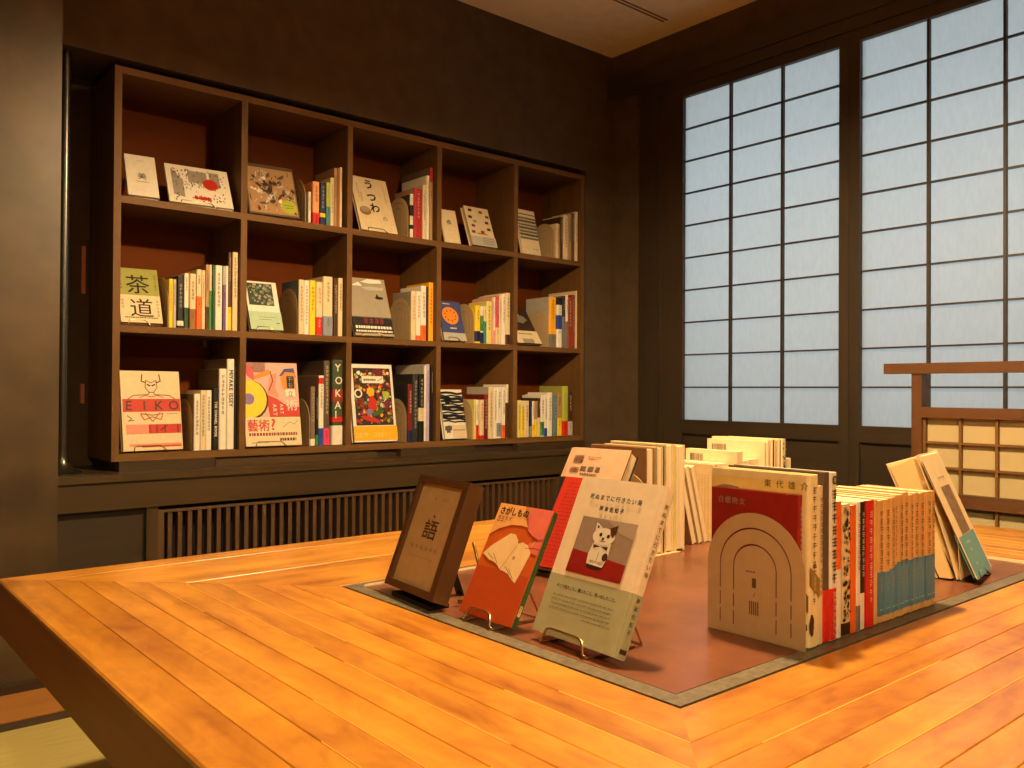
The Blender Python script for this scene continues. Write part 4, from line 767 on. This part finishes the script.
st = thing('book_stand', 'thin wire stand under the orange paperback on the table', 'book stand', (.7013, .9349, TT), (0, 0, RD(-90)), TS); wire_stand(st, W, T, tilt, .0095, WIRE)
# --- white book with the cat figurine
W, H, T = .1446, .2056, .021; tilt = RD(24.8)
ink('catw', (.93,.86,.74)); ink('obi', (.66,.66,.52)); ink('obitext', (.50,.48,.37)); ink('wall', (.58,.50,.44)); ink('wall2', (.66,.58,.51)); ink('redtable', (.55,.09,.05)); ink('redd', (.52,.075,.05))
t = lean_book('white hardback with a cat figurine photograph and a sage green band', .7142, .7997, .0120, RD(-92.3), tilt, W, H, T, 'catw', TG, [(0.0, .365, 'obi')], rnd=.007)
P = Print(front()); P.k = 2
for i, ch in enumerate('死ぬまでに行きたい海'): P.text(ch, W * (.205 + .0635 * i), H * .862, .0078, 'black', align='c', bold=.0002)
for i, ch in enumerate('岸本佐知子'): P.text(ch, W * (.36 + .062 * i), H * .795, .0070, 'black', align='c', bold=.0003)
u0, u1, v0, v1 = W * .175, W * .835, H * .392, H * .745; X = lambda f: u0 + (u1 - u0) * f; Yv = lambda f: v0 + (v1 - v0) * f
P.rect(u0, v0, u1, v1, 'wall'); P.up(); P.poly([(X(.45), v1), (u1, v1), (u1, Yv(.72)), (X(.75), Yv(.80)), (X(.55), Yv(.93))], 'wall2')
P.poly([(u0, v0), (u1, v0), (u1, Yv(.30)), (X(.5), Yv(.36)), (u0, Yv(.40))], 'redtable'); P.up(); P.poly([(u0, v0), (u1, v0), (u1, Yv(.08)), (u0, Yv(.16))], 'redd')
P.disc(X(.48), Yv(.17), (u1 - u0) * .15, 'darkbrown', ry=(v1 - v0) * .06); P.up()
P.poly([(X(a), Yv(c)) for a, c in ((.33,.20),(.62,.18),(.67,.36),(.66,.50),(.66,.60),(.36,.62),(.33,.50),(.31,.36))], 'white'); P.disc(X(.42), Yv(.25), (u1-u0)*.06, 'white', ry=(v1-v0)*.03); P.disc(X(.56), Yv(.24), (u1-u0)*.06, 'white', ry=(v1-v0)*.03); P.up()
P.disc(X(.49), Yv(.70), (u1 - u0) * .20, 'white', ry=(v1 - v0) * .15)
P.poly([(X(.31), Yv(.78)), (X(.30), Yv(.93)), (X(.42), Yv(.85))], 'white'); P.poly([(X(.54), Yv(.85)), (X(.69), Yv(.93)), (X(.68), Yv(.76))], 'inkbrown'); P.up()
P.poly([(X(.335), Yv(.82)), (X(.325), Yv(.89)), (X(.38), Yv(.85))], 'inkbrown'); P.poly([(X(.57), Yv(.84)), (X(.68), Yv(.84)), (X(.66), Yv(.70)), (X(.60), Yv(.74))], 'inkbrown')
P.disc(X(.43), Yv(.725), (u1-u0)*.026, 'black'); P.disc(X(.57), Yv(.715), (u1-u0)*.026, 'black'); P.disc(X(.49), Yv(.655), (u1-u0)*.022, 'inkbrown'); P.line([(X(.44), Yv(.625)), (X(.49), Yv(.61)), (X(.55), Yv(.625))], .0007, 'inkbrown')
P.poly([(X(.36), Yv(.545)), (X(.49), Yv(.52)), (X(.36), Yv(.48))], 'inkbrown'); P.poly([(X(.62), Yv(.54)), (X(.49), Yv(.52)), (X(.62), Yv(.47))], 'inkbrown'); P.disc(X(.62), Yv(.36), (u1-u0)*.05, 'inkbrown', ry=(v1-v0)*.07); P.line([(X(.49), Yv(.24)), (X(.49), Yv(.42))], .0006, 'greybrown')
P.up(); P.k += 3
for i, ch in enumerate('そこで見たこと。聞いたこと。思い出したこと。'): P.text(ch, W * (.155 + .0335 * i), H * .285, .0050, 'black', align='c', bold=.0002)
for i in range(5): P.greek(W * (.13 if i < 4 else .55), W * (.86 if i < 4 else .88), H * (.238 - .026 * i), .0013, 'obitext', .006)
P.build('cover_print', t)
P = Print(spine_map(W)); P.k = 4
for i, ch in enumerate('死ぬまでに行きたい海'): P.text(ch, T * .46, H * .90 - .0092 * i, .0072, 'black', vertical=True)
for i, ch in enumerate('岸本佐知子'): P.text(ch, T * .46, H * .345 - .0092 * i, .0066, 'black', vertical=True)
P.rect(T * .2, H * .03, T * .75, H * .055, 'inkbrown'); P.build('spine_lettering', t)
st = thing('book_stand', 'thin brass wire stand under the white cat figurine book', 'book stand', (.7142, .7997, TT), (0, 0, RD(-92.3)), TS); wire_stand(st, W, T, tilt, .0120, WIRE, .0016)
# --- red and black book showing its back, pale barcode band on top
W, H, T = .1310, .2323, .026; tilt = RD(33.4)
ink('redorange', (.62,.12,.035)); ink('pinkband', (.72,.57,.45))
yw = RD(-82.5); eul = Matrix.Rotation(yw + PI, 4, 'Z') @ Matrix.Rotation(tilt, 4, 'X'); P0 = Vector((.9581, 1.0932, TT + .0160)) - eul @ Vector((W, T, 0))
t = thing('book', 'red and black book with a pale barcoded band behind the cat book', 'book', P0, (tilt, 0, yw + PI), TG)
book_parts(t, W, H, T, 'black', [(.735, .9995, 'pinkband')], rnd=.009)
P = Print(back_map(W, T)); P.k = 2; P.rect(W * .11, .001, W, H * .734, 'redorange'); P.up()
for i in range(22): P.greek(W * (.2 + .01 * random.random()), W * (.45 + .35 * random.random()), H * (.05 + .03 * i), .0016, 'maroon', .01)
P.k += 3
def bars(P, u0, u1, v0, v1, n, m='inkbrown'):
    for i in range(n):
        a = u0 + (u1 - u0) * (i + random.uniform(0, .3)) / n; P.rect(a, v0, a + (u1 - u0) / n * random.uniform(.35, .7), v1, m)
bars(P, W * .13, W * .30, H * .86, H * .93, 14); bars(P, W * .13, W * .28, H * .775, H * .825, 12); P.greek(W * .3, W * .62, H * .80, .008, 'greybrown', .02); P.greek(W * .32, W * .6, H * .765, .003, 'greybrown', .006); P.greek(W * .36, W * .58, H * .915, .0012, 'rust'); P.greek(W * .38, W * .5, H * .895, .0012, 'rust')
P.build('cover_print', t)
st = thing('book_stand', 'thin wire stand under the red and black book', 'book stand', (.9581, 1.0932, TT), (0, 0, yw), TS); wire_stand(st, W, T, tilt, .0172, WIRE)
# ------------------------------------------------------------------ front row, spines towards the viewer's right
BL = TT + .0014; YS = .553
ink('bunko', (.88,.69,.43)); ink('bunko2', (.84,.65,.40)); ink('bluband', (.33,.53,.66)); ink('bluband2', (.30,.49,.62)); ink('creamy', (.92,.84,.64)); ink('beltgold', (.56,.45,.20)); ink('hill', (.56,.54,.44)); ink('skyy', (.90,.80,.46))
fbe = make_bookend('bookend', 'beige arched metal bookend at the front of the table, nearest the viewer', STEEL_G, 'bookends on the table', (.9290, .5505, TT))
P = Print(lambda u, v, k: (-.0003 - .0001 * k, BE_W - u, v)); cx = BE_W / 2
P.greek(cx - .012, cx + .002, .083, .0016, 'greybrown', .003); P.rect(cx - .003, .064, cx + .003, .076, 'greybrown'); P.line([(cx - .001, .052), (cx + .001, .058)], .0008, 'greybrown')
for i in range(5): P.rect(cx - .007 + i * .003, .030, cx - .0055 + i * .003, .047, 'greybrown')
P.build('stamped_label', fbe)
FR = [  # x0, x1, height, width, dy, label, base, bands, ink, text, horizontal?
 (.9312,.9405,.1845,.127,.008,'red hardback with white lettering standing right behind the front bookend','redtable',[], 'white','白蠟晩女'),
 (.9412,.9640,.2085,.142,0,'tall cream hardback with gold corner belt behind the red hardback','creamy',[], 'inkbrown',None),
 (.9645,.9755,.194,.130,.001,'cream paperback with dark spine lettering, right of the tall gold-belted hardback','cream',[], 'inkbrown',None),
 (.9760,.9905,.210,.140,.0008,'dark brown book with a red foot in the front row','greybrown',[(0,.31,'red')], None,None),
 (.9910,1.0072,.209,.140,0,'white book with bold black lettering and red band in the front row','white',[(0,.31,'red')], 'black','bold lettering'),
 (1.0080,1.0178,.172,.108,0,'orange and white slim paperback in the front row','white',[(.5,.999,'orange')], None,None),
 (1.0195,1.0405,.167,.108,0,'cream paperback with dark speckled spine in the front row','cream',[(0,.10,'darkbrown')], 'camo',None),
 (1.0415,1.0560,.164,.108,0,'plain orange paperback between speckled and white spines','orange',[], None,None),
 (1.0568,1.0668,.167,.108,0,'slim white paperback with black lettering beside the orange one','white',[(0,.2,'grey')], 'black',None),
 (1.0675,1.0800,.167,.108,.001,'black and white slim paperback left of the bright red one','white',[(.28,.999,'black')], 'white',None),
 (1.0810,1.1035,.167,.108,0,'bright red paperback with white lettering, first left of the brown pocket books','red',[], 'white',None),
 (1.1045,1.1150,.166,.108,.001,'plain brown slim pocket book right of the bright red one','bunko2',[], None,None)]
bx_ = [1.1165,1.1325,1.1500,1.1625,1.1725,1.1890,1.2060]; by_ = [1.2068,1.2200,1.2370,1.2560,1.2755,1.2890]
for q, (xs, hh) in enumerate(((bx_, .163), (by_, .166))):
    n = len(xs) - 1
    for i in range(n):
        pos = 'leftmost' if i == 0 else 'rightmost' if i == n - 1 else ORD[i] + ' from left'
        FR.append((xs[i] + .0004, xs[i + 1] - .0004, hh + random.uniform(-.001, .001) + (.0012 * i if q == 0 else 0), .105, random.uniform(0, .002), 'tan pocket book with blue band, %s in the %s run on the table' % (pos, 'shorter' if q == 0 else 'taller'),
                   'bunko' if i % 2 else 'bunko2', [(.05, (.41 if q == 0 else .45) + random.uniform(-.012, .012) + .01 * i * (1 - q), 'bluband' if i % 3 else 'bluband2')], 'brown', None))
for (x0, x1, h, Wd, dy, lab, base, bands, tc, txt) in FR:
    T = x1 - x0; off = T / 2
    t = thing('book', lab, 'book', (x0, YS + dy + Wd, BL), (0, 0, -PI / 2), 'books in the front row on the table')
    book_parts(t, Wd, h, T, base, bands, hard=h > .18)
    P = Print(spine_map(Wd)); P.k = 3
    if tc == 'camo':
        for i in range(110): P.disc(random.uniform(.12,.88)*T, random.uniform(.12,.97)*h, random.uniform(.05,.13)*T, random.choice(['camo','brown','ochre','stone','darkbrown']), wob=.7, n=8)
    elif txt and len(txt) > 5:
        sz = .0165
        P.marks(T * .52, h * .90, .0125, 8, 'black', gap=1.2); P.marks(T * .50, h * .90, .0125, 8, 'black', gap=1.2)
        P.disc(T * .5, h * .955, .0055, 'black'); P.up(); P.disc(T * .5, h * .955, .0035, 'stone'); P.marks(T * .62, h * .29, .007, 7, 'white'); P.marks(T * .36, h * .29, .004, 11, 'peach')
    elif tc:
        n = int(min(18, h * (.5 if bands else .8) / (T * .62) )); sz = min(T * .55, .009)
        P.marks(T * .5, h - .014, sz, max(4, min(n, 11)), tc)
        if base == 'red' or base == 'creamy' or base == 'cream' and not bands: P.marks(T * .5, h * .48, sz * .9, 5, tc)
        if base == 'creamy':
            P.up(); P.poly([(.001, h * .47), (T, h * .39), (T, h * .28), (.001, h * .36)], 'beltgold'); P.disc(T * .22, h * .13, T * .2, 'inkbrown', ry=h * .06, wob=.25); P.up(); P.marks(T * .5, h * .41, .005, 3, 'cream')
    if bands and bands[0][2].startswith('blu'):
        P.greek(T * .2, T * .8, h * .1, .0015, 'mint'); P.marks(T * .5, h * .36, min(.005, T * .4), 3, 'stone')
    P.build('spine_lettering', t)
    if base in ('redtable', 'creamy'):
        P = Print(front()); P.k = 2
        if base == 'redtable':
            for i, ch in enumerate(txt): P.text(ch, Wd * (.12 + .085 * i), h * .90, .0095, 'stone', align='c')
            P.greek(Wd * .1, Wd * .32, h * .87, .0012, 'rust')
        else:
            P.rect(0, h * .01, Wd * .93, h * .955, 'skyy'); P.up(); P.disc(Wd * .18, h * .885, Wd * .12, 'hill', ry=h * .018, wob=.2)
            for i, ch in enumerate('東代雄介'): P.text(ch, Wd * (.60 + .12 * i), h * .915, .0105, 'inkbrown', align='c')
            P.poly([(Wd * .72, h * .52), (Wd, h * .30), (Wd, h * .20), (Wd * .72, h * .42)], 'beltgold'); P.disc(Wd * .92, h * .12, Wd * .07, 'inkbrown', wob=.3); P.up()
            P.marks(Wd * .84, h * .40, .006, 3, 'cream', vertical=False)
        P.build('cover_print', t)
# ------------------------------------------------------------------ rear row, fore-edges towards the viewer
RG = 'books in the rear row on the table'; YB = 1.055
copy_thing(fbe, 'pale arched metal bookend at the left end of the rear row', (1.2210, 1.036, TT))
ink('ivory', (.90,.82,.66)); ink('ivory2', (.86,.76,.58)); ink('tanback', (.58,.44,.30)); ink('dots', (.62,.50,.34)); ink('slipc', (.84,.74,.55)); ink('bluepattern', (.36,.52,.58))
RR = [ # x0, x1, h, W, yfront, label, base, spine out?, barcode
 (1.2265,1.2500,.2030,.148,YB,'cream-paged book with a taupe back cover at the rear row bookend','tanback',0,0),
 (1.2575,1.2750,.2035,.140,YB,'cream-edged book, second in the rear row behind the cat book','ivory2',0,0),
 (1.2757,1.2835,.2040,.132,YB+.004,'thin dark green book with a red foot in the rear row','darkgreen',0,0),
 (1.2842,1.3045,.2080,.148,YB,'thick cream-edged book right of the thin green one','ivory',0,0),
 (1.3052,1.3130,.2060,.140,YB+.002,'slim cream book with yellow cover, second last before the leaning books','paleyellow',0,0),
 (1.3137,1.3405,.2050,.148,YB,'broad cream-edged book at right end of the rear left stack','ivory',0,0),
 (1.4575,1.4705,.1590,.128,1.072,'short cream book with a dotted cover right of the leaning books','slipc',1,0),
 (1.4720,1.5080,.1600,.130,1.075,'thick short cream book right of the dotted cover','ivory2',0,0),
 (1.5100,1.5300,.1850,.135,1.052,'cream book with a barcode on its back, middle of the rear row','ivory',0,1),
 (1.5320,1.5640,.1640,.130,1.060,'low cream book behind the tall hardback, left one of two','ivory',0,0),
 (1.5650,1.5975,.1660,.130,1.060,'low cream book behind the tall hardback, right one of two','ivory2',0,0),
 (1.6000,1.6140,.2030,.152,1.045,'tall white book with a barcode at the back of the table','ivory',0,1),
 (1.6145,1.6310,.2080,.150,1.045,'tall cream book right of the tall barcoded one','ivory',0,0),
 (1.6318,1.6390,.2050,.150,1.047,'slim dark brown book among the tall rear cream books','brown',0,0),
 (1.6396,1.6580,.2070,.150,1.045,'tall cream book just right of the slim brown one','ivory2',0,0),
 (1.6588,1.6660,.2050,.150,1.048,'slim grey book beside the blue patterned spine','greybrown',0,0),
 (1.6668,1.6825,.2065,.150,1.045,'white book with blue patterned spine at the back right','ivory',1,0),
 (1.6840,1.7060,.1630,.125,1.048,'small cream book at the far right end of the rear row','ivory',0,0)]
for (x0, x1, h, Wd, yf, lab, base, sp, bc_) in RR:
    T = x1 - x0
    if sp:
        t = thing('book', lab, 'book', (x0, yf + Wd, BL), (0, 0, -PI / 2), RG); book_parts(t, Wd, h, T, base, hard=h > .17)
        P = Print(spine_map(Wd)); P.k = 2
        if x0 < 1.5:
            P = Print(front()); P.k = 2
            for c_ in range(14):
                for i in range(26): P.rect(Wd * (.1 + .06 * c_), h * (.1 + .03 * i), Wd * (.1 + .06 * c_) + .003, h * (.1 + .03 * i) + .0013, 'dots')
        else:
            for i in range(50): P.disc(random.uniform(.1,.9)*T, random.uniform(.05,.97)*h, T*random.uniform(.08,.2), random.choice(['bluepattern','navy','bluepattern']), wob=.8, n=8)
        P.build('spine_print', t)
    else:
        t = thing('book', lab, 'book', (x1, yf, BL), (0, 0, PI / 2), RG); book_parts(t, Wd, h, T, base, [(0, .52, 'red')] if base == 'darkgreen' else [], hard=h > .19)
        if bc_:
            P = Print(back_map(Wd, T)); P.k = 2; bars(P, Wd * .10, Wd * .36, h * .87, h * .95, 14); P.greek(Wd * .1, Wd * .36, h * .85, .0012, 'inkbrown', .004); P.build('back_print', t)
a = RD(16.5)
for i, (xr, h, T, lab) in enumerate(((1.4145,.163,.0150,'tan-edged book leaning left in the rear row, leftmost of three'), (1.4340,.165,.0130,'tan-edged book leaning left in the rear row, middle of three'), (1.4535,.164,.0140,'tan-edged book leaning left in the rear row, rightmost of three'))):
    t = thing('book', lab, 'book', (xr, 1.082, BL - .0012 + T * math.sin(a)), (0, -a, PI / 2), RG); t.rotation_mode = 'ZYX'
    book_parts(t, .118, h, T, 'ivory2' if i else 'tanback', hard=False)
# ------------------------------------------------------------------ half-open book on its stand at the right
c0 = CAMZ; xn, xf = 1.466, 1.589
ob = thing('open_book', 'half-open cream hardback with a teal band propped at the right end of the front row', 'book', (xn, .58, TT))
def LW(p): return (p[0] - xn, p[1] - .58, p[2] + c0 - TT)
def board(mb, n0, n1, f0, f1, th_, m):
    """slab from near edge n0(top)-n1(foot) to far edge f0-f1, thickness th_ towards +y"""
    A = [(xn, *n0), (xf, *f0), (xf, *f1), (xn, *n1)]; Bk = [(x, y + th_, z + th_ * .42) for x, y, z in A]
    V = [LW(p) for p in A + Bk]; mb.mesh(V, [[0,3,2,1],[4,5,6,7],[0,1,5,4],[2,3,7,6],[0,4,7,3],[1,2,6,5]], m)
CR_ = mat('cream_board', (.92,.83,.66), rough=.55); BG_ = mat('beige_board', (.80,.67,.50), rough=.6); TEAL = mat('teal_band', (.42,.63,.66), rough=.5); BRN = mat('brown_photo', (.52,.42,.34), rough=.5, noise=.35, nscale=70)
b = MB(); board(b, (.653,-.107), (.563,-.300), (.679,-.107), (.589,-.300), .0024, CR_); b.build('front_board', ob)
b = MB(); board(b, (.712,-.125), (.628,-.3085), (.712,-.116), (.626,-.3085), .0024, BG_); b.build('back_board', ob)
b = MB(); V = [LW(p) for p in ((xf + .0005,.682,-.102),(xf + .0005,.589,-.300),(xf + .0005,.628,-.3085),(xf + .0005,.714,-.115))]
V2 = [(x + .003, y, z) for x, y, z in V]; b.mesh(V + V2, [[0,1,2,3],[7,6,5,4],[0,4,5,1],[1,5,6,2],[2,6,7,3],[3,7,4,0]], CR_); b.build('spine', ob)
def loft(near, far, m, mb):
    n = len(near); V = [LW((xn + .002, *p)) for p in near] + [LW((xf, *p)) for p in far]
    mb.mesh(V, [[i, (i + 1) % n, n + (i + 1) % n, n + i] for i in range(n)] + [list(range(n))[::-1], list(range(n, 2 * n))], m)
b = MB(); loft([(.708,-.130),(.688,-.122),(.668,-.112),(.656,-.150),(.640,-.205),(.620,-.262),(.605,-.306),(.624,-.307)], [(.706,-.124),(.700,-.120),(.694,-.116),(.680,-.150),(.658,-.200),(.634,-.255),(.612,-.306),(.622,-.307)], mat('page_fan', (.92,.80,.54), rough=.7, noise=.1, nscale=120, stretch=(1,40,1)), b); b.build('page_block', ob)
b = MB()
def sheet(near, far, mb, th_=.0007):
    loft(near + [(y + th_, z) for y, z in near[::-1]], far + [(y + th_, z) for y, z in far[::-1]], CR_, mb)
sheet([(.6625,-.106),(.6450,-.150),(.6270,-.205),(.6085,-.262),(.5960,-.306)], [(.690,-.108),(.672,-.150),(.649,-.200),(.625,-.255),(.606,-.305)], b)
sheet([(.6595,-.104),(.6400,-.145),(.6180,-.190),(.5945,-.240),(.5905,-.305)], [(.687,-.106),(.668,-.148),(.645,-.197),(.620,-.252),(.602,-.304)], b); b.build('loose_pages', ob)
def obm(u, v, k):                                     # on the outer face of the front board, u right 0..1, v up 0..1
    y = .563 + (.653 - .563) * v + .026 * u; z = -.300 + .193 * v; o = .0006 + .0002 * k
    return LW((xn + (xf - xn) * u, y - o, z - o * .42))
P = Print(obm); P.poly([(0,0),(1,0),(1,.33),(0,.33)], TEAL); P.poly([(.27,.335),(.80,.335),(.80,.73),(.27,.73)], BRN); P.up()
for u in (.35, .5, .62): P.poly([(u,.80),(u+.09,.80),(u+.09,.808),(u,.808)], 'greybrown')
for u, v in ((.3,.26),(.42,.26),(.34,.20),(.3,.09),(.32,.03)): P.poly([(u,v),(u+.1,v),(u+.1,v+.02),(u,v+.02)], 'mint')
P.build('cover_print', ob, 'teal band and brown picture on the front board')
b = MB(); board(b, (.5990,-.2345), (.5690,-.2985), (.6260,-.2345), (.5950,-.2985), .0008, TEAL); b.build('band_flap', ob, label='teal flap folded inside the cover')
st = thing('book_stand', 'black wire stand under the half-open book with the teal band', 'book stand', (xn, .566, TT), (0, 0, RD(11.5)), TS)
wire_stand(st, .126, .032, RD(25), .0145, mat('black_wire', (.08,.07,.06), rough=.4))
# ================================================================== lamps
def shade_mat():
    m = bpy.data.materials.new('paper_shade'); nt, b = nodes_of(m); N = nt.nodes; L = nt.links
    tr = N.new('ShaderNodeBsdfTranslucent'); tr.inputs['Color'].default_value = lin((.80,.66,.50)) + (1,); mx = N.new('ShaderNodeMixShader'); mx.inputs['Fac'].default_value = .36
    nz = N.new('ShaderNodeTexNoise'); nz.inputs['Scale'].default_value = 40; rp = N.new('ShaderNodeValToRGB'); rp.color_ramp.elements[0].color = lin((.70,.62,.50)) + (1,); rp.color_ramp.elements[1].color = lin((.82,.74,.60)) + (1,)
    L.new(nz.outputs['Fac'], rp.inputs['Fac']); L.new(rp.outputs['Color'], b.inputs['Base Color'])
    L.new(b.outputs[0], mx.inputs[1]); L.new(tr.outputs[0], mx.inputs[2]); L.new(mx.outputs[0], N['Material Output'].inputs['Surface'])
    return m
SHADE = shade_mat()
def pendant(lab, x, y, zr, power, col):
    """hanging lamp: opaque shade with a white inside, bulb a little above the rim"""
    p = thing('pendant_lamp', lab, 'lamp', (x, y, zr), group='pendant lamps over the tables')
    b = MB(); b.lathe([(.200, 0), (.196, .03), (.165, .10), (.10, .165), (.045, .19), (.042, .19), (.097, .162), (.161, .098), (.192, .03), (.1965, 0), (.200, 0)], 0, 0, SHADE, 40); b.build('shade', p)
    b = MB(); b.lathe([(.0, .205), (.022, .205), (.022, .13), (.0, .13)], 0, 0, DARKMETAL, 16); b.build('lamp_holder', p)
    b = MB(); b.tube([(0, 0, .2), (0, 0, HC - zr)], .004, DARKMETAL, 8); b.build('cord', p)
    L = bpy.data.lights.new('lamp_bulb', 'POINT'); L.energy = power; L.color = col; L.shadow_soft_size = .045
    o = bpy.data.objects.new('lamp_bulb', L); COL.objects.link(o); o.parent = p; o.location = (0, 0, .05)
    return p
WARM = (1.0, .70, .36)
pendant('dark pendant lamp hanging over the table with the books', 1.21, .88, CAMZ + 1.06, 208, WARM)
pendant('added fill pendant lamp, unseen behind the viewer', -.1, -.95, CAMZ + 1.0, 115, WARM)  # fill lamp added out of view to brighten the faces towards the camera
# ================================================================== daylight, camera, colour
w = bpy.data.worlds.new('World'); SC.world = w; w.use_nodes = True; bg = w.node_tree.nodes['Background']
bg.inputs['Color'].default_value = (.72, .86, 1.0, 1); bg.inputs['Strength'].default_value = 2.6
cam = bpy.data.cameras.new('camera'); co = bpy.data.objects.new('camera', cam); COL.objects.link(co); SC.camera = co
cam.sensor_fit = 'HORIZONTAL'; cam.sensor_width = 36; cam.lens = 852.24 / 1024 * 36; cam.clip_start = .01
yaw, pitch, roll = .8671, .0084, .0057
F_ = Vector((math.cos(yaw) * math.cos(pitch), math.sin(yaw) * math.cos(pitch), math.sin(pitch))); R0 = Vector((math.sin(yaw), -math.cos(yaw), 0)); U0 = R0.cross(F_)
Rr = R0 * math.cos(roll) + U0 * math.sin(roll); Uu = U0 * math.cos(roll) - R0 * math.sin(roll)
mw = Matrix((Rr, Uu, -F_)).transposed().to_4x4(); mw.translation = (0, 0, CAMZ); co.matrix_world = mw
SC.view_settings.view_transform = 'Standard'; SC.view_settings.look = 'None'; SC.view_settings.gamma = 1; SC.view_settings.use_curve_mapping = False
SC.view_settings.exposure = 0.0
SC.cycles.use_denoising = True; SC.cycles.max_bounces = 8; SC.cycles.diffuse_bounces = 5; SC.cycles.sample_clamp_indirect = 4
